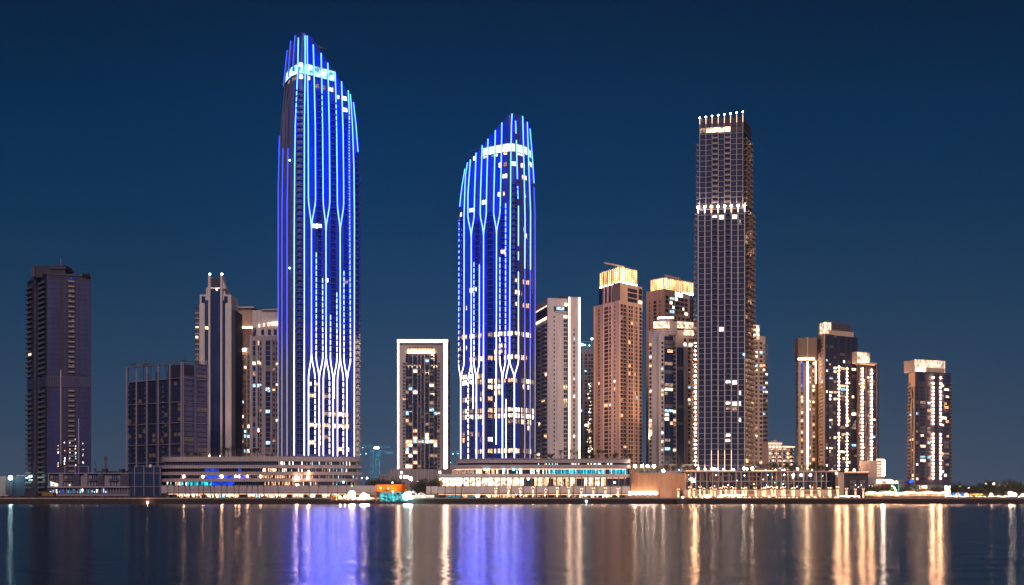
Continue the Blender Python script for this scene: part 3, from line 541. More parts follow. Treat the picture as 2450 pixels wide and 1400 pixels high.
B.wins(Wl, [(504, 508.5), (509.5, 514.5), (515.5, 520.5), (521.5, 526)], 1085, 700, 12.4, h=.66, p=.012, dark='nglass', n=.15, split=False)
B.wins(Wl, [(490.5, 497.5), (532, 538.5)], 1085, 720, 12.4, h=.8, p=.02, dark='dglass', n=-.7, split=False); B.wins(Wl, [(469, 475)], 1085, 738, 12.4, h=.6, p=.06, n=-.5, split=False); B.wins(Wl, [(555, 561.5)], 1085, 745, 12.4, h=.55, p=.05, n=-.5, split=False)
for a, b, y in ((468, 475, 785), (491, 498, 785), (504, 511, 785), (513, 523, 785), (505, 511, 992), (514, 523, 992), (555, 560, 752), (468, 474, 808), (556, 561, 930), (534, 538, 962)): Wl.pb(B.rep('window'), a, b, B.z(y+3), B.z(y-4), -.3, .3, W['warm'])
B.balc(Wl, [(467, 477), (554, 563)], 1085, 745, 12.4, .6, rh=.9, m='grey')
B.floors(Wl, 503, 527, 1090, 700, 12.4, .25, .3, M['dusk'])
for x, n_ in ((500.5, 1.0), (529.3, 1.0), (546, .0)):
    d = Wl.S(x); v = Wl.at(d, n_+1.5); B.rep('uplight').box(v.x-.5, v.x+.5, v.y-.4, v.y+.4, B.z(1092), B.z(1092)+.5, E['spot'])
B.flood(515, 1085, 30, (515, 900), 14, 80, (1, .66, .48)); B.done()
# 3b pinstripe tower with the gold screen
Y = 985
B = Bld('apartment_tower', 'narrow tower topped by a gold lit louvred screen, right of the spired tower', 'tower', None, (561, Y), (606, Y+2)); Wl = B.R
B.body(None, 785, M['umber']); B.blk('wall', 561, 606, 786, 737, 3, 22, M['beige']); B.blk('crown_cap', 561, 608, 737, 734, -1, 24, M['beige'])
for i in range(20): x = 566+i*2; B.blk('louvre', x, x+.9, 782, 739, 1.2, 1.7, M['tan'])
B.blk('screen_light', 566, 605, 785, 782.5, -.4, .6, E['warm']); B.blk('screen_glow_tray', 566, 605, 783, 781, .3, 1.1, E['gold'])
B.blk('wall', 561, 601, 832, 786, -.6, 0, M['umber']); B.blk('ledge_light', 565.5, 589, 840, 834, -.9, -.2, E['strip']); B.blk('ledge', 564, 600, 834, 832.5, -1.2, 0, M['beige'])
for x in (568.5, 574.5, 580.5, 586.5): B.rep('spot_lamp').ball((wx(x, Y-1.5), Y-1.5, B.z(838)), .6, E['spot'])
B.pil(Wl, [(565, 566), (571.5, 572.5), (576.5, 577.5), (590, 591.5), (598, 600)], None, 842, M['tan'], .8)
B.wins(Wl, [(567, 571), (573, 576), (578, 583), (584, 589), (592, 597)], 1085, 850, 11.8, h=.68, p=lambda z, x: .28 if z < B.z(960) else .2, n=.12, split=False, kinds=('warm', 'white', 'amber', 'cool', 'dim'))
B.floors(Wl, 562, 604, 1085, 848, 11.8, .3, .3, M['umber']); B.done()
# 3c white stepped tower
Y = 950
B = Bld('apartment_tower', 'tower with pale stepped top, its right side hidden by the tallest blue tower', 'tower', None, (598, Y+2), (672, Y)); Wl = B.R
B.body(None, 805, M['mauve']); B.blk('crown', 612, 680, 806, 783, 1.5, 24, M['offw']); B.blk('crown', 604, 682, 783, 741, 3.5, 24, M['offw']); 
mb = B.part('crown'); a, b, c = wx(606, Y), wx(624, Y), wx(680, Y); mb.hexa([(b, Y+3, B.z(741)), (c, Y+3, B.z(741)), (c, Y+20, B.z(741)), (b, Y+20, B.z(741))], [(b, Y+3, B.z(740)), (c, Y+3, B.z(737)), (c, Y+20, B.z(737)), (b, Y+20, B.z(740))], M['offw'])
for i, x in enumerate((618.5, 624, 630, 635.5, 641, 647, 652.5, 658, 663)): B.rep('roof_window').box(wx(x, Y+3.4), wx(x+(4 if i > 4 else 3), Y+3.4), Y+3.3, Y+3.6, B.z(782-(i*.6)), B.z(775-(i*.9)), E['shop'] if i not in (1, 3) else W['dim'])
B.pil(Wl, [(598, 604), (612, 616), (627, 630), (633, 635.5), (647.5, 650.5)], None, 802, M['mauve'], .7)
for x in (605, 624, 640, 654): B.blk('crown_niche', x+1, x+8, 801, 788, 1.1, 1.6, M['dglass'])
B.wins(Wl, [(605, 611.5), (636, 647), (617, 620)], 1085, 812, 12.2, h=.9, p=.05, dark='dglass', split=False, n=.1, kinds=('warm', 'white', 'cool', 'dim', 'amber'))
B.wins(Wl, [(621.5, 626), (652, 658), (660, 666)], 1085, 812, 12.2, h=.55, p=.14, n=.1, split=False, kinds=('warm', 'amber', 'dim'))
B.balc(Wl, [(621, 626.5), (651, 666)], 1085, 812, 12.2, .8, rh=.9)
for a, b, y in ((604, 613, 870), (615, 624, 868), (605, 612, 923), (615, 625, 923), (636, 646, 932), (637, 646, 1060), (640, 646, 935), (636, 646, 985)): Wl.pb(B.rep('window'), a, b, B.z(y+3.5), B.z(y-4), -.3, .32, W['warm' if y < 900 else 'cool'])
B.done()
# 6 portal tower
Y = 930
B = Bld('hotel_tower', 'portal shaped tower with a broad glowing band along its top and right side', 'tower', None, (951, Y), (1061, Y)); Wl = B.R; yb = 1122
B.blk('wall', 951, 1061, None, 822, 4, 26, M['beige'])
for p0, p1, t in ((955, 970.5, 822), (1046, 1060, 822)): B.blk('wall', p0, p1, None, t, 0, 4, M['beige'])
B.blk('wall', 970.5, 1046, 846, 822, 0, 4, M['beige'])
B.blk('frame_light', 951, 1071, 819.5, 814, -2.4, -2.25, E['strip']); B.blk('frame_light', 951.2, 954, yb, 819.5, -2.4, -2.25, E['strip']); B.blk('frame_light', 1062, 1069.5, yb, 819.5, -2.4, -2.25, E['strip'])
B.blk('frame', 950.5, 955, yb, 822, -2.2, 4, M['offw']); B.blk('frame', 1060.5, 1072.5, yb, 813, -2.2, 26, M['offw']); B.blk('frame', 950, 1060.5, 821.9, 813.7, -2.2, 4, M['offw']); B.blk('frame', 950, 1072.5, 813.7, 812, -2.5, 26, M['offw'])
for i in range(16): x = 978+i*3.8; B.blk('louvre', x, x+1.2, 844, 828, -.8, 0, M['umber'])
B.blk('crown_light', 976, 1039, 846, 841, -1.0, -.2, E['warm']); B.blk('crown_light', 976, 1039, 841, 835, -.25, -.05, E['gold'])
B.wins(Wl, [(971.5, 976.5), (978, 985), (989, 997), (1001, 1005), (1009, 1013), (1018, 1025), (1028, 1037), (1039, 1044.5)], yb-2, 850, 8.45, h=.72, p=lambda z, x: .05+(.22 if z < B.z(1060) or (x < 990 and z < B.z(1080)) else 0)+(.12 if x > 1016 or x < 999 else -.05), n=-3.9, split=False, kinds=('warm', 'warm', 'white', 'amber', 'amber', 'cool', 'dim'), dark='nglass')
for a, b, y in ((972, 977, 877), (978, 986, 877), (989, 998, 877), (1001, 1006, 877), (1030, 1045, 877), (1030, 1038, 850), (1030, 1038, 859), (1017, 1026, 887), (1017, 1026, 893), (1028, 1038, 943), (971, 976, 985), (978, 985, 985)): Wl.pb(B.rep('window'), a, b, B.z(y+2.7), B.z(y-2.7), -4, -3.7, W['warm' if y < 980 else 'cool'])
B.pil(Wl, [(986.5, 988), (998.5, 1000), (1006, 1007.5), (1014.5, 1016.5), (1026, 1027.3)], yb, 848, M['mauve'], .2, -4)
B.balc(Wl, [(963, 970.5), (1046, 1053)], yb-2, 870, 8.45, .5, m='beige', rh=.9); B.wins(Wl, [(963.5, 970), (1046.5, 1052.5)], yb-2, 870, 8.45, h=.6, p=.04, n=.03, split=False)
B.blk('plinth', 932, 1087, None, 1123, -8, -1, M['grey'])
for i in range(17): x = 934+i*9; B.blk('plinth_pier', x, x+1.6, None, 1125, -8.6, -8, M['mauve'])
for x, y in ((958, 1131), (957, 1141), (965, 1141), (972, 1141), (1050, 1130), (1056, 1140)): B.blk('window', x, x+5, y+4, y-3, -8.2, -7.9, W['white'], rep=True)
B.done()
# 7 white slab tower with warm edge lights
B = Bld('apartment_tower', 'pale tower with two warm vertical light lines framing a tall pier on its right', 'tower', (1281, 935), (1310, 900), (1386, 905))
B.body(None, 713, M['offw']); B.R.pb(B.part('pier'), 1358.5, 1386, 3, B.z(710), 0, 2.5, M['offw'])
B.tube(B.R, 1359.6, 1118, 711, .55, 2.5); B.tube(B.R, 1384, 1118, 711, .7, 2.5)
B.wins(B.R, [(1369.5, 1373)], 1112, 785, 10.6, h=.62, p=.18, n=2.56, split=False, kinds=('white', 'warm', 'cool', 'dim'))
B.wins(B.R, [(1348.5, 1357)], 1112, 752, 10.6, h=.72, p=.14, n=.1, kinds=('warm', 'white', 'amber', 'dim')); B.wins(B.R, [(1324.5, 1327.5)], 1112, 755, 10.6, h=.45, p=.03, n=.1, split=False)
B.R.pb(B.part('recess'), 1325, 1357, B.z(745), B.z(733), -.1, .2, M['dark']); B.R.pb(B.part('recess_light'), 1331, 1350, B.z(741), B.z(734), .15, .3, W['cool']); B.R.pb(B.part('ledge'), 1328, 1357.5, B.z(747), B.z(744), 0, 1.2, M['offw']); B.R.pb(B.part('terrace_lamp'), 1352, 1356, B.z(730), B.z(725), .1, .5, E['warm'])
B.wins(B.L, [(1284, 1292), (1296, 1308)], 1112, 770, 10.6, h=.7, p=.06, n=.05, split=False, dark='nglass'); B.balc(B.L, [(1282, 1293), (1295, 1309)], 1112, 772, 10.6, 1.6, m='offw', rh=1)
B.L.pb(B.part('recess'), 1284, 1309, B.z(760), B.z(732), -.1, .15, M['dark']); B.L.pb(B.part('recess_light'), 1284, 1309, B.z(763), B.z(757), .2, .5, E['shop']); B.L.pb(B.part('recess_light'), 1284, 1309, B.z(732.5), B.z(731), .2, .5, E['shop'])
B.blk('roof_plant', 1335, 1352, 713, 705, 6, 14, M['dark']); B.done()
# 8 tower under construction
Y = 1080
B = Bld('tower_shell', 'dark unfinished tower with bright work lights on its roof, between two pale towers', 'tower', None, (1386, Y), (1424, Y)); Wl = B.R
B.body(None, 835, M['grey']); B.wins(Wl, [(1388, 1393), (1399, 1405), (1407, 1413), (1414, 1419)], 1110, 842, 8.8, h=.68, p=.02, dark='nglass', n=.1, split=False); B.pil(Wl, [(1394, 1398)], None, 868, M['grey'], .8); B.pil(Wl, [(1387, 1388), (1405, 1406.5), (1419.5, 1421)], None, 832, M['grey'], .5)
for i in range(60): px = rn.gauss(1411, 2); py = rn.uniform(914, 1100) if i % 6 else rn.uniform(1010, 1105); v = Wl.at(Wl.S(px), .5); B.rep('work_lamp').box(v.x-.3, v.x+.3, v.y-.2, v.y, B.z(py), B.z(py)+rn.uniform(.4, 1.2), W[rn.choice(('amber', 'warm', 'white'))])
mb = B.part('scaffold')
for i in range(9):
    x = wx(1388+i*4, Y); mb.bar((x, Y, B.z(836)), (x, Y, B.z(rn.uniform(816, 826))), .15, M['metal'], 4)
for y in (818, 824, 830): mb.bar((wx(1388, Y), Y, B.z(y)), (wx(1421, Y), Y, B.z(y)), .15, M['metal'], 4)
for x, y, r in ((1392.5, 825, 1.1), (1416, 811, 1.0), (1400, 826, .5), (1410, 827, .5)): B.rep('roof_lamp').ball((wx(x, Y-1), Y-1, B.z(y)), r, E['cyan'])
B.part('scaffold').bar((wx(1416, Y), Y, B.z(836)), (wx(1416, Y), Y, B.z(813)), .2, M['metal'], 4)
B.part('frame_light').box(wx(1399, Y), wx(1403, Y), Y-.6, Y-.3, B.z(888), B.z(887.5), E['cyan']); B.done()
# 9 peach tower with golden crown
def gold_crown(B, pl, pr, pyb, pyt, Ls, Rs, lip):
    """open screen crown lit from inside: posts, a bright lantern behind, a bent roof blade"""
    for wl, (a, b) in ((B.L, Ls), (B.R, Rs)):
        if a is None: continue
        wl.pb(B.part('crown_lantern'), a, b, B.z(pyb), B.z(pyt), -2.2, -1.2, E['gold']); k = max(4, int((b-a)/4.4))
        for i in range(k+1): x = a+(b-a)*i/k; wl.pb(B.rep('crown_post'), x-.35, x+.35, B.z(pyb), B.z(pyt-1-(i % 3)), -1.1, -.4, E['gold'] if 0 else M['tan'])
        for j in range(7): z = B.z(pyb)+(B.z(pyt)-B.z(pyb))*(j+.5)/7; wl.pb(B.part('crown_rail'), a, b, z-.12, z+.12, -.6, -.3, M['tan'])
        for i in range(k): x = a+(b-a)*(i+.5)/k; wl.pb(B.rep('crown_lamp'), x-.5, x+.5, B.z(pyb), B.z(pyb)+.8, -1.0, -.2, E['spot'])
    (x0, y0), (x1, y1) = lip; mb = B.part('roof_blade'); a = Vector((wx(x0, B.Y+4), B.Y+4, B.z(y0))); b = Vector((wx(x1, B.Y+12), B.Y+12, B.z(y1))); mb.bar(a, b, .4, M['tan'], 4); mb.bar(a+Vector((0, 3, .8)), b+Vector((0, 3, .8)), .5, M['tan'], 4)
B = Bld('apartment_tower', 'peach tower under a golden crown, left of the other gold crowned tower', 'tower', (1421, 915), (1483, 885), (1536, 905))
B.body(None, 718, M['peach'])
Lw, Rw = B.L, B.R
up = Path([(1433, 915), (1484, 888), ]); upR = Path([(1484, 888), (1527, 905)])
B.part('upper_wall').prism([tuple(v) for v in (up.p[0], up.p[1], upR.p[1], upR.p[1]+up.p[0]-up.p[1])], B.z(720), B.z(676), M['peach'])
up.pb(B.part('upper_glass'), 1433.5, 1482.5, B.z(717), B.z(674), 0, .15, M['dglass'])
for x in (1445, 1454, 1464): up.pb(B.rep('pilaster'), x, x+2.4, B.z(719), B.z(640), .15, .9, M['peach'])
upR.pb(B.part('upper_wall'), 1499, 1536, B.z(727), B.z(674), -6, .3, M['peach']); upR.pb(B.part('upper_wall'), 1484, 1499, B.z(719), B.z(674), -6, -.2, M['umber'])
for y0, y1 in ((692, 684), (705, 695), (718, 708), (727, 720)): upR.pb(B.rep('window', 0), 1501, 1523, B.z(y0), B.z(y1), .1, .45, M['pane'])
for y0, y1 in ((693, 680), (706, 695), (720, 709), (732, 722)): upR.pb(B.rep('window', 0), 1527, 1535, B.z(y0), B.z(y1), .1, .45, W['warm'] if y1 > 700 else M['pane'])
B.L, B.R = up, upR; gold_crown(B, 0, 0, 674, 636, (1433, 1484), (1484, 1526), ((1446, 627), (1494, 632))); B.L, B.R = Lw, Rw
B.wins(B.L, [(1432, 1434.5), (1469, 1472)], 1112, 730, 9.4, h=.62, p=.05, n=.08, split=False); B.wins(B.L, [(1446, 1455), (1458, 1462)], 1112, 722, 9.4, h=.72, p=.06, n=.08, split=False, kinds=('cool', 'dim', 'white', 'amber'))
B.wins(B.R, [(1485, 1490), (1492, 1498), (1503, 1508), (1510, 1514), (1517, 1520), (1522, 1525), (1529, 1535)], 1112, 726, 9.4, h=.72, p=.05, n=.08, split=False, kinds=('cool', 'amber', 'amber', 'dim'))
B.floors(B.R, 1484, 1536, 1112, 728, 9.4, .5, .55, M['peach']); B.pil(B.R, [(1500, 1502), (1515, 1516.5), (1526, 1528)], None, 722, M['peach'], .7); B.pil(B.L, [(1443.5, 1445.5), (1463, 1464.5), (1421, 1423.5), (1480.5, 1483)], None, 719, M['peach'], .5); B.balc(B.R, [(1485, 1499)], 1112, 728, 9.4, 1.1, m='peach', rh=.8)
B.flood(1450, 1090, 62, (1460, 840), 75, 75); B.flood(1530, 1090, 60, (1505, 840), 55, 75); B.done()
# 10 second golden crown
B = Bld('apartment_tower', 'golden crowned peach tower with a glowing white sign panel near its top', 'tower', (1546, 965), (1589, 950), (1668, 980))
B.body(None, 751, M['peach']); up = Path([(1546, 965), (1589, 950)]); upR = Path([(1589, 950), (1650, 972)])
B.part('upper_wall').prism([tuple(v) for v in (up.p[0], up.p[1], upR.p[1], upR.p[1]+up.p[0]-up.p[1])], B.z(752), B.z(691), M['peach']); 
Lw, Rw = B.L, B.R; B.L = Path([(1555, 962), (1590, 951)]); B.R = Path([(1590, 951), (1661, 975)]); gold_crown(B, 0, 0, 694, 664, (1555, 1590), (1590, 1661), ((1592, 657), (1628, 661)))
B.blk('upper_wall', 1649, 1661, 752, 705, 22, 32, M['dark']); B.L, B.R = Lw, Rw
upR.pb(B.part('sign_panel'), 1613, 1643, B.z(706), B.z(694), .25, .5, M['white']); 
s_ = upR.S(1614.5)
for i in range(9): q = s_+i*.98; upR.band(B.rep('sign_letter'), q, q+.66, B.z(704.5), B.z(704.5)+2.6+(.7 if i in (0, 4) else 0), .5, .7, emat('lamp_sign', (.80, .92, 1), 6) if i == 0 else bpy.data.materials['lamp_sign'])
B.wins(upR, [(1603, 1613), (1616, 1626), (1628, 1636), (1638, 1645)], 748, 706, 10.6, h=.72, p=.22, n=.1, kinds=('white', 'white', 'cool'), split=True, dark='dglass'); B.wins(upR, [(1592, 1599)], 748, 706, 10.6, h=.72, p=.1, n=.1, split=False)
B.wins(B.L, [(1553, 1555), (1578, 1580)], 1112, 712, 9.0, h=.6, p=.08, n=.08, split=False); B.wins(B.L, [(1564, 1570)], 1112, 712, 9.0, h=.7, p=.08, n=.08, split=False)
B.wins(B.R, [(1592, 1597), (1600, 1606), (1610, 1618), (1622, 1628), (1632, 1637), (1641, 1650), (1654, 1658), (1661, 1666)], 1112, 752, 9.0, h=.66, p=.1, n=.08, split=False); B.flood(1545, 1060, 75, (1590, 760), 60, 60); B.done()
# 11 front tower with patterned lit screens
def patterned(B, wl, a, b, py0, py1, bright=(1, 1), n=.2, cell=2.3, m='screen'):
    """pierced screen lit from behind: glow behind, lattice of small bars in front"""
    z0, z1 = B.z(py0), B.z(py1); wl.pb(B.part('screen_glow'), a+.4, b-.4, z0+.2, z1-.2, n-.9, n-.6, E[m]); s0, s1 = wl.S(a), wl.S(b); mb = B.part('pierced_screen')
    s = s0
    while s < s1:
        wl.band(mb, s-.12, s+.12, z0, z1, n-.1, n, M['offw']); s += cell
    z = z0
    while z <= z1+.05:
        wl.band(mb, s0, s1, z-.12, z+.12, n-.1, n+.02, M['offw']); z += cell
    nx = int((s1-s0)/cell); nz = int((z1-z0)/cell); k = 0
    for i in range(nx):
        for j in range(nz):
            if (i+j) % 2 == 0:
                c = s0+(i+.5)*cell; zc = z0+(j+.5)*cell; d = cell*.28
                q = [wl.at(c-d, n+.02), wl.at(c, n+.02), wl.at(c+d, n+.02), wl.at(c, n+.02)]; q2 = [wl.at(c-d, n-.06), wl.at(c, n-.06), wl.at(c+d, n-.06), wl.at(c, n-.06)]; zz = (zc, zc-d, zc, zc+d)
                mb.hexa([(v.x, v.y, z) for v, z in zip(q, zz)], [(v.x, v.y, z) for v, z in zip(q2, zz)], M['offw'])
B = Bld('apartment_tower', 'lower pale tower with bright pierced roof screens, in front of the sign panel tower', 'tower', (1552, 880), (1579, 872), (1668, 885))
B.body(None, 800, M['offw']); B.part('wall').prism([tuple(v) for v in (B.L.p[0], B.L.p[1], B.R.at(B.R.S(1657)), B.R.at(B.R.S(1657))+B.L.p[0]-B.L.p[1])], B.z(801), B.z(787), M['offw'])
fw = Path([(1560, 873), (1604, 872)]); fr = Path([(1620, 873), (1659, 879)])
patterned(B, fw, 1563, 1601.5, 786, 768, n=1); patterned(B, fr, 1620, 1658, 785, 768, n=1); patterned(B, fr, 1633, 1658, 802, 787, n=2)
B.blk('stair_core', 1601, 1620, 800, 768, 2, 12, M['beige']); B.blk('roof_ledge', 1576, 1612, 759, 755.5, 6, 12, E['strip']); B.blk('stair_core', 1576, 1612, 768, 759, 6, 12, M['beige'])
for a, b, t in ((1574.5, 1597, 800), (1613.5, 1617, 800), (1634, 1657, 828)): B.R.pb(B.part('wall'), a, b, 3, B.z(t), 0, 1.2, M['offw'])
kk = ('white', 'warm', 'amber', 'cool', 'dim')
B.wins(B.L, [(1554, 1559)], 1112, 815, 10.2, h=.6, p=.3, n=.08, split=False, kinds=kk); B.wins(B.R, [(1566 if 0 else 1580, 1585)], 1112, 815, 10.2, h=.6, p=.25, n=1.26, split=False, kinds=kk)
B.R.pb(B.part('glass_bay'), 1587, 1608, B.z(1115), B.z(805), .2, 1.35, M['dglass'])
B.wins(B.R, [(1588, 1607)], 1110, 808, 10.2, h=.8, p=.26, n=1.42, kinds=kk, dark='dglass'); B.wins(B.R, [(1610, 1614.5)], 1112, 812, 10.2, h=.6, p=.12, n=1.26, split=False, kinds=kk)
B.R.pb(B.part('glass_bay'), 1618, 1633, B.z(1115), B.z(829), .2, 1.1, M['dglass']); B.wins(B.R, [(1619, 1632)], 1110, 830, 10.2, h=.8, p=.10, n=1.16, kinds=kk, dark='dglass')
B.wins(B.R, [(1644, 1649.5)], 1112, 830, 10.2, h=.62, p=.08, n=1.26, split=False, kinds=kk); B.R.pb(B.part('recess'), 1657.5, 1667, B.z(1118), B.z(806), .05, .4, M['dark'])
B.wins(B.R, [(1636, 1641), (1648, 1656)], 826, 806, 10.2, h=.7, p=.8, n=.5, split=False, kinds=('warm', 'white'))
B.lamps(B.R, 1661.5, 815, 1118, 9.9, 1.2, .5); B.balc(B.R, [(1609.5, 1617)], 1112, 812, 10.2, .9, m='beige', rh=.8); B.balc(B.R, [(1657.5, 1667)], 1112, 812, 10.2, .8, m='beige', rh=.7); B.done()
# 12 tallest beige tower
B = Bld('skyscraper', 'tallest beige tower, gridded glass front with a lamp row at top and halfway', 'tower', None, (1669, 820), (1783, 815))
lowR = Path([(1783, 815), (1803, 838)]); topL = Path([(1673.5, 822), (1778, 817)]); topR = Path([(1778, 817), (1797, 838)])
def pr(mb, A, Bp, Cp, z0, z1, m): mb.prism([tuple(A), tuple(Bp), tuple(Cp), tuple(Cp+A-Bp)], z0, z1, m)
w0 = B.R
pr(B.part('wall'), w0.p[0], w0.p[1], lowR.p[1], 3, B.z(498), M['dark']); pr(B.part('upper_wall'), topL.p[0], topL.p[1], topR.p[1], B.z(500), B.z(318), M['dark']); 
for pt, wl, a, b in (('crown', topL, 1673.5, 1778), ('crown', topR, 1778, 1797)): wl.pb(B.part(pt), a, b, B.z(300), B.z(290), -1, 0, M['dusk'])
xs = [1669+1.5+i*(1783-1669-3)/7 for i in range(8)]; xt = [1673.5+.8+i*(1778-1673.5-1.6)/7 for i in range(8)]
for x in xs: w0.pb(B.rep('pilaster'), x-1.1, x+1.1, 3, B.z(499), 0, 1.1, M['offw'])
for x in xt: topL.pb(B.rep('pilaster'), x-.7, x+.7, B.z(500), B.z(283 if x < 1730 else 281), 0, .8, M['beige'])
for i in range(5): s = (i+.5)/5; v = lowR.at(lowR.len*s); 
for i in range(7):
    lit = {(4, 783), (4, 921), (5, 921), (6, 945), (4, 972), (5, 972), (6, 972), (6, 1000), (4, 984), (4, 1050), (5, 984), (3, 783)}
    a, b = xs[i]+2.2, xs[i+1]-2.2; y = 1120; k = 0
    while y > 508:
        kind = None
        for (c, ly) in lit:
            if c == i and abs(ly-y) < 6.4 and (c, ly) != (4, 783): kind = 'white' if ly != 984 else 'dim'
        if abs(y-528) < 6 and i in (2, 3, 5): kind = 'white'
        if abs(y-540) < 6 and i == 6: kind = 'dim'
        mb = B.rep('window', 0 if kind else 1); bb = a+(b-a)*(.45 if kind and i == 6 else 1); w0.pb(mb, a, b, B.z(y+5.4), B.z(y-5.6), -.05, .1, M['bglass']); 
        if kind: w0.pb(mb, a+.5, bb-.5, B.z(y+4.2), B.z(y-4.6), .1, .16, W[kind])
        c = (a+b)/2; w0.pb(mb, c-.15, c+.15, B.z(y+4.9), B.z(y-5.2), .1, .3, M['fin'])
        
        if i == 0: w0.pb(B.rep('floor_edge'), 1670, 1782, B.z(y-5.9), B.z(y-6.9), 0, .5, M['mauve'])
        if i in (2, 4): mb = B.rep('balcony', 1); w0.pb(mb, a, b, B.z(y+6), B.z(y+5.2), .1, 1.7, M['slab']); w0.pb(mb, a, b, B.z(y+5.2), B.z(y+1.5), 1.5, 1.6, M['bglass'])
        y -= 12.72
    a, b = xt[i]+1, xt[i+1]-1; y = 480
    while y > 322:
        mb = B.rep('window', 2); topL.pb(mb, a, b, B.z(y+4.8), B.z(y-5.6), -.05, .1, M['bglass']); i == 0 and topL.pb(B.rep('floor_edge'), 1674, 1778, B.z(y-6.2), B.z(y-7.2), 0, .35, M['mauve']); c = (a+b)/2; topL.pb(mb, c-.2, c+.2, B.z(y+4.9), B.z(y-5.2), .1, .3, M['fin'])
        if i in (2, 4): mb = B.rep('balcony', 1); topL.pb(mb, a, b, B.z(y+6), B.z(y+5.2), .1, 1.5, M['slab']); topL.pb(mb, a, b, B.z(y+5.2), B.z(y+1.5), 1.3, 1.4, M['rail'])
        y -= 12.72
    topL.pb(B.rep('crown_glass'), a, b, B.z(317), B.z(305), -.4, 0, E['shop'] if 1 <= i <= 4 else W['dim'] if i == 0 else M['pane']); 
    for yy in (303, 299, 295, 291): topL.pb(B.part('crown_lattice'), a-.6, b+.6, B.z(yy), B.z(yy-1.2), -.5, .2, M['dusk'])
topL.pb(B.part('crown'), 1674, 1778, B.z(300), B.z(284), -1.2, -.9, M['dusk']); topL.pb(B.part('crown'), 1674, 1778, B.z(285), B.z(283), -1.3, -.4, M['dusk'])
for x in xs: d = w0.S(x); v = w0.at(d, 1.6); mb = B.rep('crown_lamp'); mb.ball((v.x, v.y, B.z(497)), .75, E['flood' if x > 1775 or x < 1675 else 'spot']); mb.bar((v.x, v.y+.6, B.z(497)-.6), (v.x, v.y-.1, B.z(497)-.5), .2, M['black'], 4)
for x in xs: 
    d = w0.S(x); v = w0.at(d, 1.7); B.rep('downlight').box(v.x-.35, v.x+.35, v.y-.35, v.y+.2, B.z(512), B.z(499), E['line'])
for x in xt: d = topL.S(x); v = topL.at(d, .9); y = 281-(x-1674)*.085; mb = B.rep('crown_lamp'); mb.bar((v.x, v.y+.2, B.z(290)), (v.x, v.y, B.z(y+1)), .35, M['beige'], 5); mb.ball((v.x, v.y, B.z(y)), .5, E['spot']); B.rep('downlight').box(v.x-.12, v.x+.12, v.y-.25, v.y, B.z(296), B.z(y+2), E['line'])
# balconies of the flanks
for (wl, a, b, y0, y1) in ((lowR, 1784, 1803, 1122, 500), (topR, 1779, 1797, 488, 335)):
    y = y0; k = 0
    while y > y1:
        for q in range(3):
            s0 = wl.len*(q+.08+.1*(k % 2))/3; s1 = s0+wl.len*.24; mb = B.rep('balcony'); wl.band(mb, s0, s1, B.z(y), B.z(y)+.45, 0, 2.0, M['brownstone']); wl.band(mb, s0, s1, B.z(y)+.45, B.z(y)+1.5, 1.8, 1.95, M['brownstone'])
            if rn.random() < (.10 if y > 620 or y < 500 else .3): wl.band(B.rep('window', 0), s0, s1, B.z(y)+.6, B.z(y)+2.8, .1, .3, W[rn.choice(('amber', 'warm', 'dim', 'dim'))])
        y -= 12.72 ; k += 1
mb = B.part('side_glass'); lowR.band(mb, .3, lowR.len-.3, B.z(1125), B.z(505), .02, .08, M['pane']); topR.band(mb, .3, topR.len-.3, B.z(495), B.z(335), .02, .08, M['pane'])
y = 1122
while y > 340:
    X = wx(1669 if y > 500 else 1673.5, 821); mb = B.rep('balcony', 3); mb.box(X-1.6, X, 822, 828, B.z(y), B.z(y)+.45, M['slab']); mb.box(X-1.6, X-1.45, 822, 828, B.z(y)+.45, B.z(y)+1.5, M['rail']); y -= 12.72
for wl, a, b in ((topL, 1673.5, 1778), (topR, 1778, 1797)): wl.pb(B.part('crown'), a, b, B.z(304), B.z(300), -2, .5, M['dusk']); wl.pb(B.part('crown'), a, b, B.z(320), B.z(317), -2, .3, M['bglass'])
topR.pb(B.part('crown'), 1778, 1797, B.z(335), B.z(283), -1.2, 0, M['dusk']); pr(B.part('crown_core'), topL.at(3, -3), topL.at(topL.len-3, -3), topR.at(topR.len-3, -3), B.z(318), B.z(288), M['dusk'])
for i in range(14): a = topR.at(topR.len*rn.random(), .5); z = B.z(rn.uniform(330, 285)); B.part('crown_lattice').bar((a.x, a.y, z), (a.x+rn.uniform(.5, 3), a.y+1, z+rn.uniform(-1, 1)), .15, M['black'], 4)
for i in range(14): x = 1690+i*6+rn.uniform(-2, 2); z = B.z(284); B.part('crown_lattice').bar((wx(x, 828), 828, z-3), (wx(x+rn.uniform(-3, 3), 828), 828, B.z(rn.uniform(272, 280))), .14, M['black'], 4)
for i in (1, 2, 3, 4, 5, 0):
    x = xs[i]; d = w0.S(x); v = w0.at(d, 1.6); h = (1078 if 2 <= i <= 5 else 1112); B.rep('uplight').box(v.x-.4, v.x+.4, v.y-.5, v.y+.1, B.z(1130), B.z(1128), E['flood']); w0.pb(B.rep('light_strip'), x-.45, x+.45, B.z(1126), B.z(h), 1.1, 1.25, E['line'])
v = lowR.at(lowR.len*.5, 2)
for x in (1744,): v = w0.at(w0.S(1779.5), 1.5); B.rep('beacon').ball((v.x, v.y, B.z(851)), .5, E['cyan'])
B.flood(1726, 1135, 22, (1726, 1010), 16, 90); B.done()
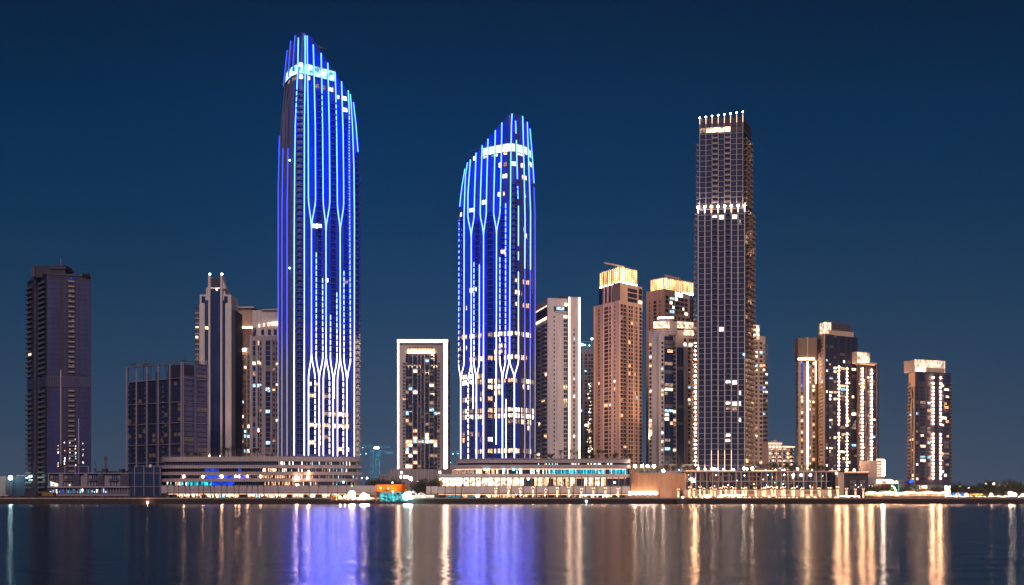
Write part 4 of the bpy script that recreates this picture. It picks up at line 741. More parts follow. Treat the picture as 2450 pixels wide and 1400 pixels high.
# 13 tower behind
B = Bld('apartment_tower', 'beige tower with glowing roof screen, half hidden behind the tallest beige tower', 'tower', None, (1796, 905), (1838, 912)); Wl = B.R
B.body(None, 803, M['tan'], k=0) if 0 else None
Wl.pb(B.part('wall'), 1796, 1831, 3, B.z(803), -24, 0, M['tan']); Wl.pb(B.part('wall'), 1830, 1837, 3, B.z(862), -20, -2, M['dark'])
patterned(B, Wl, 1799, 1817, 812, 776, n=.8, cell=2.0); Wl.pb(B.part('roof_block'), 1797, 1818, B.z(804), B.z(776), -12, -.3, M['beige'])
B.wins(Wl, [(1807, 1812), (1817.5, 1824)], 1122, 812, 10.6, h=.55, p=.1, n=.08, split=False, kinds=('warm', 'cool', 'amber', 'blue')); B.wins(Wl, [(1825.5, 1831), (1831.5, 1836)], 1122, 864, 10.6, h=.62, p=.34, n=.1, split=False)
B.balc(Wl, [(1826, 1837)], 1122, 820, 10.6, .6, m='grey'); B.done()
# 14 small ornate white block
B = Bld('hotel', 'small ornate cream block lit all over, left of the right hand cluster', 'hotel', None, (1838, 900), (1901, 905)); Wl = B.R
Wl.pb(B.part('wall'), 1838, 1870, 3, B.z(1058), -20, 0, M['offw']); Wl.pb(B.part('wall'), 1870, 1901, 3, B.z(1066), -20, -.5, M['offw'])
Wl.pb(B.part('cornice'), 1837, 1871, B.z(1060), B.z(1057), -20, 1, M['offw']); Wl.pb(B.part('cornice'), 1871, 1902, B.z(1068), B.z(1065), -20, .6, M['offw']); Wl.pb(B.part('cornice_light'), 1838, 1870, B.z(1062), B.z(1060), .2, .6, W['warm']); Wl.pb(B.part('cornice_light'), 1871, 1901, B.z(1070), B.z(1068), .2, .5, W['warm']); Wl.pb(B.part('cornice'), 1850, 1858, B.z(1057), B.z(1053), -3, .4, M['offw'])
B.wins(Wl, [(1841, 1845), (1848, 1851), (1856, 1859), (1863, 1868), (1875, 1879), (1883, 1886), (1890, 1895)], 1126, 1072, 9.2, h=.66, p=.55, n=.1, kinds=('amber', 'amber', 'warm', 'dim'), split=False); B.balc(Wl, [(1846, 1854), (1861, 1869), (1873, 1881), (1888, 1897)], 1126, 1074, 9.2, 1.1, m='offw'); B.pil(Wl, [(1854.3, 1855.3), (1869.5, 1872.5), (1882, 1882.8)], None, 1070, M['offw'], .6)
for x in (1840, 1846.5, 1853.5, 1861, 1869.5, 1881.5, 1888, 1897):
    for y in (1076, 1085, 1094, 1103, 1112): v = Wl.at(Wl.S(x), .8); B.rep('wall_lamp').box(v.x-.25, v.x+.25, v.y-.2, v.y+.2, B.z(y+.6), B.z(y-.2), W['warm'])
for x in (1842, 1850, 1858, 1866): v = Wl.at(Wl.S(x), .6); B.rep('wall_lamp').ball((v.x, v.y, B.z(1069)), .4, E['warm'])
B.done()
# 15 slim tower with a bright line
B = Bld('apartment_tower', 'slim tower with louvred top and one bright vertical light line down its front', 'tower', (1907, 905), (1911, 890), (1956, 900)); Wl = B.R
B.body(None, 862, M['tan']); B.blk('crown', 1909.5, 1931, 862, 808, 1, 12, M['umber']); B.blk('crown', 1933, 1955, 862, 808, 1, 12, M['umber']); B.blk('crown', 1930.5, 1933.5, 862, 806, .2, 12, M['tan'])
for i in range(20): y = 811+i*2.3; B.blk('louvre', 1910, 1930.6, y+.8, y, .4, 1, M['tan']); B.blk('louvre', 1933.4, 1954, y+.8, y, .4, 1, M['tan'])
B.blk('crown_light', 1909.5, 1930.5, 861.5, 857, -.4, .4, E['warm']); B.blk('crown_light', 1933.5, 1949, 861.5, 857, -.4, .4, E['warm']); B.blk('crown_ledge', 1908.5, 1955, 863.5, 861.5, -.8, 1, M['tan'])
B.tube(Wl, 1930.6, 1122, 864, 1.1, .5, 'warm'); B.tube(Wl, 1950.3, 915, 848, .4, .4)
Wl.pb(B.part('blue_glass'), 1917, 1919.5, B.z(930), B.z(864), .2, .4, W['blue'])
B.wins(Wl, [(1916, 1920.5), (1936.5, 1938.5), (1943, 1949)], 1122, 866, 9.3, h=.66, p=.3, n=.1, split=False); B.pil(Wl, [(1909.5, 1915), (1921, 1925), (1926, 1928.5), (1933, 1936), (1939, 1942.5), (1950.5, 1953)], None, 864, M['tan'], .6); B.balc(B.L, [(1906.5, 1911)], 1122, 866, 9.3, .8, m='metal'); B.done()
# 16 main of the cluster
B = Bld('apartment_tower', 'broad dark glass tower with two lamp strings, tallest of the right hand cluster', 'tower', (1955, 905), (1973, 880), (2052, 900)); Wl = B.R
B.body(None, 799, M['dark']); B.L.pb(B.part('pier'), 1955, 1973, 3, B.z(799), -.2, .5, M['tan'])
rL = Path([(1960, 890), (1974, 882)]); rR = Path([(1974, 882), (2039, 896)]); patterned(B, rL, 1960.5, 1973.5, 797, 769, n=.4, cell=1.8); patterned(B, rR, 1974, 1989, 797, 769, n=.4, cell=1.8)
rR.pb(B.part('pierced_screen'), 1989, 2038, B.z(789), B.z(770), -2.5, -1.0, M['dusk']); rR.pb(B.part('roof_block'), 1983, 2041, B.z(800), B.z(788), -10, .6, M['tan'])
for i in range(14): x = 1990+i*3.5; rR.pb(B.part('pierced_screen'), x-.2, x+.2, B.z(789), B.z(769), -.9, -.4, M['rail'])
for yy in (770, 774.5, 779, 784): rR.pb(B.part('pierced_screen'), 1989, 2038, B.z(yy+.5), B.z(yy-.5), -.9, -.35, M['rail'])
mb = B.part('roof_machinery'); a = (wx(1980, 890), 890, B.z(769)); b = (wx(2004, 890), 890, B.z(764)); c = (wx(1986, 890), 890, B.z(760)); mb.bar(a, c, .35, M['black'], 4); mb.bar(c, b, .35, M['black'], 4); mb.bar((wx(1998, 890), 890, B.z(769)), b, .35, M['black'], 4)
B.wins(B.L, [(1963, 1965.5), (1967.5, 1970)], 1126, 805, 8.4, h=.6, p=.04, n=.6, split=False)
B.wins(Wl, [(1975, 1980), (1984, 1992)], 1126, 812, 8.4, h=.66, p=lambda z, x: .32 if z < B.z(860) else .1, n=.1, split=False, dark='nglass', kinds=('white', 'warm', 'amber', 'cool', 'dim')); B.wins(Wl, [(1995, 2001), (2010, 2021), (2028, 2034), (2038, 2048)], 1126, 800, 8.4, h=.7, p=lambda z, x: .22 if z < B.z(862) else .02, n=.1, dark='nglass', split=False)
B.pil(Wl, [(1973.4, 1974.6), (1981.5, 1982.8), (2002.5, 2003.5), (2049, 2051)], None, 802, M['dusk'], .6); B.floors(Wl, 1974, 2050, 1130, 812, 8.4, .3, .3, M['dusk'])
B.lamps(Wl, 2005, 876, 1022, 8.6, .8, .44); B.lamps(Wl, 2005, 1036, 1122, 8.6, .8, .44); B.lamps(Wl, 2024.5, 878, 1022, 8.6, .8, .44); B.lamps(Wl, 2024.5, 1036, 1122, 8.6, .8, .44); B.pil(Wl, [(2006.2, 2009), (2021, 2023.2)], None, 870, M['dusk'], .7)
B.done()
# 17
B = Bld('apartment_tower', 'shorter dark tower with glowing roof box and lamp strings, right end of cluster', 'tower', (2049, 900), (2053, 892), (2101, 905)); Wl = B.R
B.body(None, 871, M['dark']); B.blk('roof_ledge', 2052, 2098, 872, 868, -.5, 14, M['tan']); rr = Path([(2053, 892), (2082, 899)]); rr.pb(B.part('roof_block'), 2053, 2082, B.z(869), B.z(841), -10, -.8, M['beige']); patterned(B, rr, 2053, 2081, 868, 842, n=.3, cell=1.7); rr.pb(B.part('roof_lamp'), 2054, 2081, B.z(868.5), B.z(866), .3, .7, E['warm'])
B.wins(Wl, [(2055, 2059), (2064, 2069), (2073, 2079), (2088, 2094)], 1132, 876, 8.4, h=.66, p=.13, n=.1, split=False, dark='nglass'); B.floors(Wl, 2053, 2100, 1135, 876, 8.4, .3, .35, M['dusk']); B.pil(Wl, [(2070, 2072), (2096, 2100)], None, 872, M['dusk'], .9)
B.lamps(Wl, 2061.5, 882, 1128, 8.6, .8, .44); B.lamps(Wl, 2083.5, 883, 1135, 8.6, .8, .44); B.done()
# 17b stub lit block
B = Bld('low_building', 'small tiered block with light lines beside a blazing floodlight, right of the tower cluster', 'building', None, (2096, 880), (2116, 884)); Wl = B.R
Wl.pb(B.part('wall'), 2096, 2115, 3, B.z(1102), -14, 0, M['beige']); Wl.pb(B.part('roof_light'), 2098, 2115, B.z(1102), B.z(1098), -.3, .4, E['line'])
for y in (1108, 1114, 1120, 1126, 1132, 1138): Wl.pb(B.rep('light_strip'), 2098, 2106, B.z(y+1), B.z(y-.6), .1, .5, E['line']); Wl.pb(B.rep('terrace_slab'), 2096, 2115, B.z(y-1), B.z(y-2), .02, 1.2, M['beige'])
B.done()
# 18 last tower
B = Bld('apartment_tower', 'lone tower nearest the right edge, pierced glowing crown and two strings of round lamps', 'tower', (2174, 885), (2190, 865), (2276, 880)); Wl = B.R
B.body(None, 888, M['dusk']); B.L.pb(B.part('pier'), 2176, 2190, B.z(925), B.z(888), 0, .5, M['tan']); rL = Path([(2182, 876), (2190, 868)]); rR = Path([(2190, 868), (2263, 880)])
rR.pb(B.part('roof_block'), 2191, 2262, B.z(889), B.z(860), -11, -.9, M['beige']); patterned(B, rL, 2182, 2190, 888, 858, n=.3, cell=1.5); patterned(B, rR, 2190, 2262, 888, 858, n=.3, cell=1.5); rR.pb(B.part('roof_block'), 2213, 2257, B.z(889), B.z(877), .2, 1.0, M['tan']); rR.pb(B.part('roof_lamp'), 2191, 2212, B.z(888), B.z(878), .4, .7, E['strip'])
for i in range(6): B.part('roof_machinery').bar((wx(2218+i*3, 872), 872, B.z(858)), (wx(2221+i*3, 872), 872, B.z(853+(i % 2)*2)), .2, M['black'], 4)
kk = ('white', 'warm', 'cool', 'amber', 'dim'); B.wins(Wl, [(2192, 2197), (2202, 2214), (2219, 2226)], 1150, 922, 8.7, h=.68, p=.2, n=.1, split=False, dark='nglass', kinds=kk); B.wins(Wl, [(2252, 2258), (2259, 2270)], 1150, 915, 8.7, h=.68, p=.3, n=.1, split=False, kinds=('warm', 'amber', 'dim', 'white'), dark='nglass'); B.wins(B.L, [(2177, 2180), (2183, 2187)], 1150, 925, 8.7, h=.6, p=.1, n=.1, split=False, dark='nglass')
Wl.pb(B.rep('upper_glass'), 2199, 2212, B.z(912), B.z(893), .1, .25, M['dglass']); Wl.pb(B.rep('upper_glass'), 2257, 2272, B.z(912), B.z(893), .1, .25, M['dglass']); B.balc(Wl, [(2270, 2276)], 1150, 905, 8.7, 1.0, m='dark'); B.balc(B.L, [(2174, 2181)], 1150, 905, 8.7, 1.0, m='dark')
B.lamps(Wl, 2231, 901, 924, 14, .8, .46); B.lamps(Wl, 2231, 925, 1020, 8.8, .8, .46); B.lamps(Wl, 2231, 1038, 1152, 8.8, .8, .46); B.lamps(Wl, 2248.5, 901, 924, 14, .8, .46); B.lamps(Wl, 2248.5, 925, 1020, 8.8, .8, .46); B.lamps(Wl, 2248.5, 1038, 1152, 8.8, .8, .46); B.pil(Wl, [(2232.6, 2234.5), (2244.5, 2246.5)], None, 892, M['dusk'], .7); B.pil(B.L, [(2181, 2182.3), (2187.5, 2189)], None, 925, M['tan'], .6)
B.floors(Wl, 2190, 2275, 1155, 915, 8.7, .3, .3, M['dusk']); B.L.pb(B.part('blue_panel'), 2178, 2187, B.z(1155), B.z(1147), .6, .8, emat('lamp_blue_panel', (.02, .12, 1), 2)); B.blk('plinth', 2186, 2256, None, 1160, -9, -1, M['grey']); B.blk('plinth_window', 2198, 2218, 1170, 1162, -9.2, -9, W['warm']); B.blk('plinth_column', 2263, 2268.5, None, 1163, -6, -4, E['strip']); B.blk('plinth_column', 2272, 2274, None, 1163, -6, -4, E['strip']); B.done()
# ---------------------------------------------------------------- podiums
def arc(pts, n=6):
    """round every inner corner of a plan line given in (photo column, distance)"""
    P = [Vector((wx(a, b), b)) for a, b in pts]; o = [P[0]]
    for i in range(1, len(P)-1):
        a, b, c = P[i-1], P[i], P[i+1]; r = min((a-b).length, (c-b).length)*.42; p, q = b+(a-b).normalized()*r, b+(c-b).normalized()*r
        for k in range(n+1): t = k/n; o.append(p*(1-t)**2+b*2*t*(1-t)+q*t*t)
    o.append(P[-1]); return Path([(v.x, v.y) for v in o], px=False)
def deck(mb, path, back, z0, z1, m):
    pts = [(v.x, v.y) for v in path.p]; mb.prism(pts+[(pts[-1][0], back), (pts[0][0], back)], z0, z1, m)
class Pod(Bld):
    def __init__(s, name, label, cat, Y, px, base=3.0):
        s.Y = Y; s.base = base; s.root = thing(name, label, cat, (wx(px, Y), Y+20, base)); s.parts = {}; s.reps = {}; s.ctr = Vector((wx(px, Y), Y+20))
ra = random.Random(77)
# P1 left banded podium
B = Pod('podium_building', 'long podium of pale concrete bands and dark glass below the tallest blue tower', 'building', 745, 620)
P1 = arc([(388, 775), (391, 752), (700, 744), (830, 748), (858, 760), (857, 790)])
for (y0, y1, n) in ((1104, 1092.5, 0), (1120.5, 1113, 1.2), (1136.5, 1129, 1.2), (1152.5, 1145, 1.2)):
    P1.band(B.rep('floor_band'), 0, P1.len, B.z(y0), B.z(y1), -3, 1.0+n, M['slab'])
deck(B.part('roof_deck'), P1, 810, B.z(1098), B.z(1094), M['slab']); deck(B.part('core'), P1, 808, 3, B.z(1164), M['mauve'])
P1g = P1
for i, (y0, y1) in enumerate(((1113, 1104), (1129, 1120.5), (1145, 1136.5), (1162, 1152.5))):
    g = B.rep('glass_ribbon'); P1.band(g, .5, P1.len-.5, B.z(y0), B.z(y1), -3.2, -.9, M['dglass'])
    x = 392
    while x < 856:
        P1.pb(B.part('glazing'), x, x+.5, B.z(y0), B.z(y1), -.9, -.55, M['rail'])  # mullion bars over the glass ribbon
        def lw(a, b, m): P1.pb(B.rep('window'), a, b, B.z(y0)+.15, B.z(y1)-.15, -.88, -.7, m)
        if i == 3 and 446 < x < 560: lw(x+.6, x+3.6, E['aqua'] if x < 505 else E['deepblue'])
        elif i == 2 and 478 < x < 595: lw(x+.6, x+3.6, E['deepblue'])
        elif i == 1 and (488 < x < 520 or 566 < x < 574): lw(x+.6, x+3.6, W['blue'])
        elif i == 1 and 625 < x < 668 and x % 5 > 1: lw(x+.8, x+3.2, W['warm'])
        elif i == 3 and 395 < x < 446 and ra.random() < .6: lw(x+1, x+2.4, W[ra.choice(('white', 'amber', 'cool'))])
        elif x > 660 and ra.random() < (.5, .42, .32, .3)[i]: lw(x+ra.uniform(.6, 2), x+ra.uniform(2.3, 3.6), W[ra.choice(('dim', 'white', 'white', 'cool', 'dim') if i < 2 else ('amber', 'amber', 'warm', 'dim') if x < 760 else ('dim', 'dim', 'cool'))])
        elif i > 1 and 620 < x < 705 and ra.random() < .7: lw(x+ra.uniform(.8, 1.8), x+ra.uniform(2.1, 3.2), W['amber'])
        x += 4.2
    if i == 2:
        for x in (439.5, 485, 530, 563.5, 571, 592, 623): v = P1.at(P1.S(x), -.2); B.rep('ribbon_lamp').ball((v.x, v.y, B.z(1140)), .5 if x != 530 else .75, E['bulb'])
for x, y, r, m in ((711, 1143, .9, 'bulb'), (737, 1142, .7, 'bulb'), (711, 1160, .5, 'bulb'), (739, 1129, .5, 'bulb'), (819, 1154, .5, 'cyan')): v = P1.at(P1.S(x), 2.5); B.rep('ribbon_lamp').ball((v.x, v.y, B.z(y)), r, E[m])
for i in range(150):
    x = 392+i*3.1; v = P1.at(P1.S(x), .6); B.part('rail').box(v.x-.04, v.x+.04, v.y-.04, v.y+.04, B.z(1092.6), B.z(1092.6)+1.1, M['rail'])
P1.band(B.part('rail'), 0, P1.len, B.z(1092.6)+1.05, B.z(1092.6)+1.12, .55, .65, M['rail']); B.done()
# retail quay arcade under the left podium
B = Pod('retail_arcade', 'low mauve walled shopping arcade with glowing shopfronts under the left podium', 'building', 735, 640)
Pr = Path([(402, 735), (900, 735)]); B.part('wall').box(wx(386, 735), wx(900, 735), 735, 744, B.z(1180), B.z(1162.5), M['mauve']); B.part('wall').box(wx(386, 735), wx(900, 735), 739, 744, 3, B.z(1180), M['beige']); B.part('roof_deck').box(wx(386, 735), wx(900, 735), 735, 760, B.z(1162.5), B.z(1161.8), M['paving'])
Pr.pb(B.part('canopy'), 400, 900, B.z(1180.6), B.z(1178.4), -3, 2.2, M['umber']); Pr.pb(B.part('canopy_light'), 403, 880, B.z(1182.6), B.z(1181.9), .2, .5, E['line'])
x = 403; k = 0
while x < 882:
    w_ = ra.choice((8, 11, 14, 17)); m = E['shop'] if ra.random() < (.72 if x < 640 else .42) else M['pane'] if ra.random() < .7 else W['cool']
    if 578 < x < 590: m = W['blue']
    if 598 < x < 620: m = W['cool']
    Pr.pb(B.rep('shopfront'), x, min(882, x+w_), 3.05, B.z(1183), -3.8, -3.4, m)
    if m is E['shop']:
        for q in range(int(w_/3)): Pr.pb(B.rep('shop_display'), x+q*3+.5, x+q*3+ra.uniform(.8, 2.2), 3.05, 3.05+ra.uniform(.5, 1.7), -3.3, -3.0, M[ra.choice(('umber', 'dark', 'beige'))])
    Pr.pb(B.rep('column'), x+w_, x+w_+1.6, 3, B.z(1180), -3.4, -1.8, M['beige']); x += w_+1.6
for x in range(404, 892, 4): Pr.pb(B.part('rail'), x, x+.25, B.z(1174), B.z(1171.2), .1, .2, M['rail'])
Pr.pb(B.part('rail'), 403, 895, B.z(1171.6), B.z(1171.2), .08, .22, M['rail'])
B.done()
# P2 right podium: stacked sweeping terraces
B = Pod('podium_building', 'sweeping terraced podium like a liner, bright glass ribbons, below the shorter blue tower', 'building', 745, 1290)
def terr(px0, y0, y1, out, m='slab', part='terrace_band', px1=1508):
    p = arc([(px0+9, 785), (px0, 757-out), (px0+60, 747-out), (px1-90, 745-out), (px1, 747-out), (px1, 790)]); p.band(B.rep(part), 0, p.len, B.z(y0), B.z(y1), -5, 0, M[m]); return p
t1 = terr(1084, 1108, 1097.5, 4); t2 = terr(1074, 1121.5, 1112.5, 6); t3 = terr(1044, 1142.5, 1134.5, 9, 'offw')
deck(B.part('roof_deck'), t1, 812, B.z(1101), B.z(1098.5), M['slab']); deck(B.part('terrace_deck'), t2, 800, B.z(1121), B.z(1120), M['slab']); deck(B.part('terrace_deck'), t3, 800, B.z(1142), B.z(1141), M['slab'])
def ribbon(px0, px1, y0, y1, out, lit, kind):
    p = arc([(px0+9, 783), (px0, 757-out), (px0+60, 747-out), (px1-30, 745-out), (px1, 747-out)]); p.band(B.rep('glass_ribbon'), 0, p.len, B.z(y0), B.z(y1), -1, 0, M['dglass']); x = px0+8
    while x < px1-6:
        p.pb(B.part('glazing'), x, x+.45, B.z(y0), B.z(y1), .01, .4, M['rail']); m = lit(x)
        if m is not None: p.pb(B.rep('window'), x+.6, x+3.2, B.z(y0)+.12, B.z(y1)-.2, .02, .2, m)
        x += 3.7
    return p
ribbon(1090, 1506, 1112.5, 1107.5, -2, lambda x: W[ra.choice(('cool', 'white', 'warm', 'dim'))] if x > 1260 and x < 1462 and ra.random() < .35 else None, 0)
ribbon(1079, 1506, 1134.5, 1121.5, 1, lambda x: (W['teal'] if ra.random() < .45 else E['aqua'] if ra.random() < .6 else W['cool']) if 1316 < x < 1445 or x > 1455 else W[ra.choice(('amber', 'warm'))] if x < 1180 and ra.random() < .75 else W[ra.choice(('white', 'cool', 'warm', 'dim'))] if ra.random() < .42 else None, 0)
def l3(x):
    if x < 1055: return W['dim']
    if 1252 < x < 1278 or 1310 < x < 1320 or 1346 < x < 1352 or 1376 < x < 1396 or x > 1446: return None
    return E['shop'] if x < 1250 or 1395 < x < 1410 or 1420 < x < 1442 else E['shop'] if ra.random() < .55 else W['amber']
ribbon(1049, 1506, 1163.5, 1142.5, 3, l3, 0)
for px0, y in ((1085, 1122), (1050, 1143.3)):
    p = arc([(px0+9, 780), (px0, 757-5), (px0+60, 747-5), (1420, 745-5), (1500, 747-5)]); p.pb(B.part('soffit_light'), px0+12, 1498, B.z(y+1.1), B.z(y+.3), -.3, .2, E['line'])
for x, y in ((1103, 1125), (1160, 1124), (1168, 1124), (1205, 1124), (1229, 1124), (1244, 1124), (1470, 1155), (1264, 1147), (1287, 1127)): v = t2.at(t2.S(x), .5); B.rep('ribbon_lamp').ball((v.x, v.y, B.z(y)), .55, E['cyan'])
for i in range(30): x = 1062+i*15; v = t3.at(t3.S(x), -1); B.rep('column').box(v.x-.3, v.x+.3, v.y-.3, v.y+.3, B.z(1163.5), B.z(1142), M['umber'])
Pq = Path([(1000, 733), (1507, 733)]); q0 = Path([(1000, 733), (1510, 733)])
B.done()
B = Pod('retail_arcade', 'low pink walled quay arcade with blue and warm shopfronts under the right podium', 'building', 733, 1255)
B.part('wall').box(wx(1020, 733), wx(1507, 733), 733, 742, B.z(1181), B.z(1164), M['offw']); B.part('roof_deck').box(wx(1020, 733), wx(1507, 733), 733, 760, B.z(1164), B.z(1163.4), M['paving']); B.part('wall').box(wx(1020, 733), wx(1507, 733), 738, 742, 3, B.z(1181), M['beige'])
q0.pb(B.part('canopy'), 1060, 1505, B.z(1181.6), B.z(1179.6), -3, 1.8, M['umber']); q0.pb(B.part('canopy_light'), 1050, 1505, B.z(1183.6), B.z(1182.9), .2, .5, E['line']); x = 1050
while x < 1500:
    w_ = ra.choice((9, 12, 16)); m = W['teal'] if 1052 < x < 1140 and ra.random() < .7 else ra.choice((E['shop'], M['pane'], M['pane'], W['amber'], W['cool'] if 1270 < x < 1290 else M['pane']))
    q0.pb(B.rep('shopfront'), x, x+w_, 3.05, B.z(1184.5), -3.9, -3.5, m); q0.pb(B.rep('column'), x+w_, x+w_+4, 3, B.z(1181), -3.4, -1.6, M['offw']); x += w_+4
v = q0.at(q0.S(1142), -1.4); B.part('wall_lamp').box(v.x-.6, v.x+.6, v.y-.3, v.y, B.z(1192), B.z(1184), E['spot'])
for x in range(1170, 1505, 4): q0.pb(B.part('rail'), x, x+.25, B.z(1164), B.z(1161), .1, .2, M['rail'])
q0.pb(B.part('rail'), 1168, 1505, B.z(1161.4), B.z(1161), .08, .22, M['rail']); [B.flood(x, 1189, 14, (x, 1170), 1.6, 130, (1, .62, .42)) for x in (1200, 1290, 1380, 1460)]; B.done()  # unseen spots added on the quay to brighten the arcade wall
# P3 curved ribbed hall
B = Pod('curved_hall', 'windowless peach hall with a ribbed curved wall washed by lights at its foot', 'building', 735, 1570)
Pc = arc([(1504, 760), (1508, 741), (1575, 733), (1576, 733.4), (1604, 735), (1637, 745), (1641, 765)], 4)
deck(B.part('wall'), Pc, 775, 3, B.z(1133), M['ochre'])
s = .4
while s < Pc.len-.4: Pc.band(B.part('rib'), s, s+.25, 3.2, B.z(1134), 0, .22, M['ochre']); s += .95
Pc.band(B.part('parapet'), 0, Pc.len, B.z(1133), B.z(1131.6), -.4, .35, M['offw'])
for i in range(14): x = 1507+i*4.8; v = Pc.at(Pc.S(x), 2.0); B.rep('uplight').box(v.x-.5, v.x+.5, v.y-.3, v.y+.1, B.z(1181), B.z(1180)-.1, E['spot'])
Pc.pb(B.part('base_ledge'), 1505, 1573, 3, B.z(1182), 0, 2.4, M['ochre']); Pc.pb(B.part('annex'), 1577, 1622, 3, B.z(1167), 0, 1.4, M['ochre']); B.flood(1535, 1186, 16, (1535, 1160), 2.5, 120, (1, .58, .32)); B.flood(1605, 1186, 18, (1605, 1160), 2.0, 120, (1, .58, .32)); B.done()
# P4 framed glass podium with terrace
B = Pod('podium_building', 'framed glass podium with a lamp lit roof terrace below the tallest beige tower', 'building', 765, 1820)
P4 = Path([(1637, 765), (2004, 765)]); B.part('core').box(wx(1637, 766), wx(2004, 766), 768, 812, 3, B.z(1129), M['dark'])
P4.pb(B.part('roof_slab'), 1636, 2005, B.z(1130), B.z(1127), -40, 1.6, M['tan']); x = 1640; k = 0
for (y0, y1) in ((1170, 1153), (1150, 1131)):
    x = 1639
    while x < 1998:
        w_ = ra.choice((8, 10, 12)); P4.pb(B.rep('window', 0), x, x+w_-1.5, B.z(y0), B.z(y1), -2, -.6, ra.choice((M['dglass'], M['pane'], M['nglass'], M['umber']))); c = x+(w_-1.5)/2; P4.pb(B.part('glazing'), c-.2, c+.2, B.z(y0), B.z(y1), -.6, -.3, M['tan']); x += w_
for x in (1637, 1652, 1664, 1675, 1690, 1704, 1718, 1728, 1743, 1760, 1772, 1791, 1809, 1821, 1834, 1846, 1857, 1868, 1885, 1898, 1922, 1952, 1964, 1976, 1990, 2002): P4.pb(B.rep('column'), x, x+2, 3, B.z(1129), -.6, .5, M['tan' if x % 2 else 'offw'])
P4.pb(B.part('floor_band'), 1637, 2004, B.z(1152.6), B.z(1150.6), -2, .3, M['tan']); P4.pb(B.part('floor_band'), 1637, 2004, B.z(1173.5), B.z(1170.5), -2, .8, M['umber'])
for (a, b, y0, y1) in ((1697, 1722, 1154, 1138), (1724, 1750, 1154, 1138), (1792, 1818, 1160, 1140), (1876, 1894, 1158, 1138)):
    for (p, q, r_, t) in ((a, b, y1+1, y1), (a, b, y0, y0-1), (a, a+1.2, y0, y1), (b-1.2, b, y0, y1)): P4.pb(B.rep('box_frame'), p, q, B.z(r_), B.z(t), .5, 1.8, M['tan'])
P4.pb(B.part('terrace_wall'), 1596, 1666, B.z(1130), B.z(1110), -14, -10, M['offw'])
for x in range(1597, 1664, 13): P4.pb(B.part('terrace_opening'), x+2, x+11, B.z(1126), B.z(1117), -10, -9.8, M['umber'])
P4.pb(B.part('terrace_light'), 1640, 1760, B.z(1127.4), B.z(1126.4), 1.0, 1.3, E['line']); P4.pb(B.part('terrace_light'), 1800, 1850, B.z(1127), B.z(1126), 1.0, 1.3, E['line']); P4.pb(B.part('terrace_light'), 1982, 2003, B.z(1127.4), B.z(1126.2), 1.0, 1.3, E['line'])
for x in (1897, 1916, 1938): v = P4.at(P4.S(x), 1.2); B.rep('soffit_lamp').ball((v.x, v.y, B.z(1137)), .75, E['white'])
for i in range(26): x, y = ra.uniform(1640, 1990), ra.uniform(1135, 1168); v = P4.at(P4.S(x), -.2); B.rep('room_lamp').ball((v.x, v.y, B.z(y)), ra.uniform(.15, .3), E[ra.choice(('warm', 'bulb', 'cyan', 'white'))], 6, 4)
for i in range(6): v = P4.at(P4.S(1651+i*2), -.1); B.rep('room_lamp').ball((v.x, v.y, B.z(1146+i % 3*3)), .35, E['bulb'], 6, 4)
B.done()
# retaining wall of the right promenade
B = Pod('retaining_wall', 'pink promenade wall with recessed bays and small lights below the framed glass podium', 'wall', 730, 1820)
Pw = Path([(1636, 730), (2010, 730)]); Pw.pb(B.part('wall'), 1636, 2010, 3, B.z(1172), -20, -1, M['pink'])
for a, b in ((1668, 1694), (1722, 1735), (1768, 1776), (1790, 1808), (1846, 1856), (1876, 1890), (1924, 1955), (1986, 2000)):
    Pw.pb(B.rep('bay'), a, b, B.z(1183), B.z(1173.5), -1, .4, M[ra.choice(('peach', 'offw', 'tan', 'umber'))]); Pw.pb(B.part('bay_recess'), a+1.2, b-1.2, B.z(1182), B.z(1175), .4, .5, M['umber'])
Pw.pb(B.part('coping'), 1636, 2010, B.z(1183.6), B.z(1182.8), -1, .9, M['offw'])
for i in range(60): x = 1640+i*6.1+ra.uniform(-1, 1); v = Pw.at(Pw.S(x), ra.uniform(1, 8)); B.rep('bollard_light').ball((v.x, v.y, 3.3), .12, E['bulb'], 6, 4)
for x, y, sz in ((1692, 1190, 1.6), (1725, 1191, .8), (1753, 1190, .7), (1770, 1190, .8), (1840, 1190, .5), (1934, 1192, .6), (1949, 1192, .6)): v = Pw.at(Pw.S(x), -.2); B.rep('wall_light').box(v.x-sz, v.x+sz, v.y-.2, v.y, B.z(y+2), B.z(y-3), E['spot' if sz > 1.2 else 'warm'])
[B.flood(x, 1189, 14, (x, 1172), 2.2, 130, (1, .60, .40)) for x in (1675, 1740, 1805, 1870, 1940)]; B.done()  # unseen spots added on the promenade to brighten the pink wall
# P5 dark pavilion with stone pylon
B = Pod('pavilion', 'dark cubic pavilion with slatted windows, at the right end of the glass podium', 'building', 738, 2040)
P5 = Path([(2019, 738), (2077, 738)]); P5.pb(B.part('wall'), 2019, 2077, 3, B.z(1134), -25, 0, M['dark']); P5.pb(B.part('roof'), 2017, 2080, B.z(1134), B.z(1130), -26, 1.5, M['umber'])
for a in (2034, 2057):
    for j in range(7): 
        for (y0, y1) in ((1158, 1149), (1170, 1161)): P5.pb(B.rep('slat'), a+j*2, a+j*2+.8, B.z(y0), B.z(y1), .01, .2, M['grey'])
for a, y in ((2046, 1161), (2060, 1161), (2053, 1166)): P5.pb(B.rep('window_lamp'), a, a+1, B.z(y), B.z(y-1.2), .2, .4, E['white'])
P5.pb(B.part('roof_light'), 2020, 2078, B.z(1130), B.z(1129), 0, .5, E['line']); B.done()
B = Pod('stone_pylon', 'tall plain pale stone pylon standing against the dark cubic pavilion', 'pylon', 733, 2011)
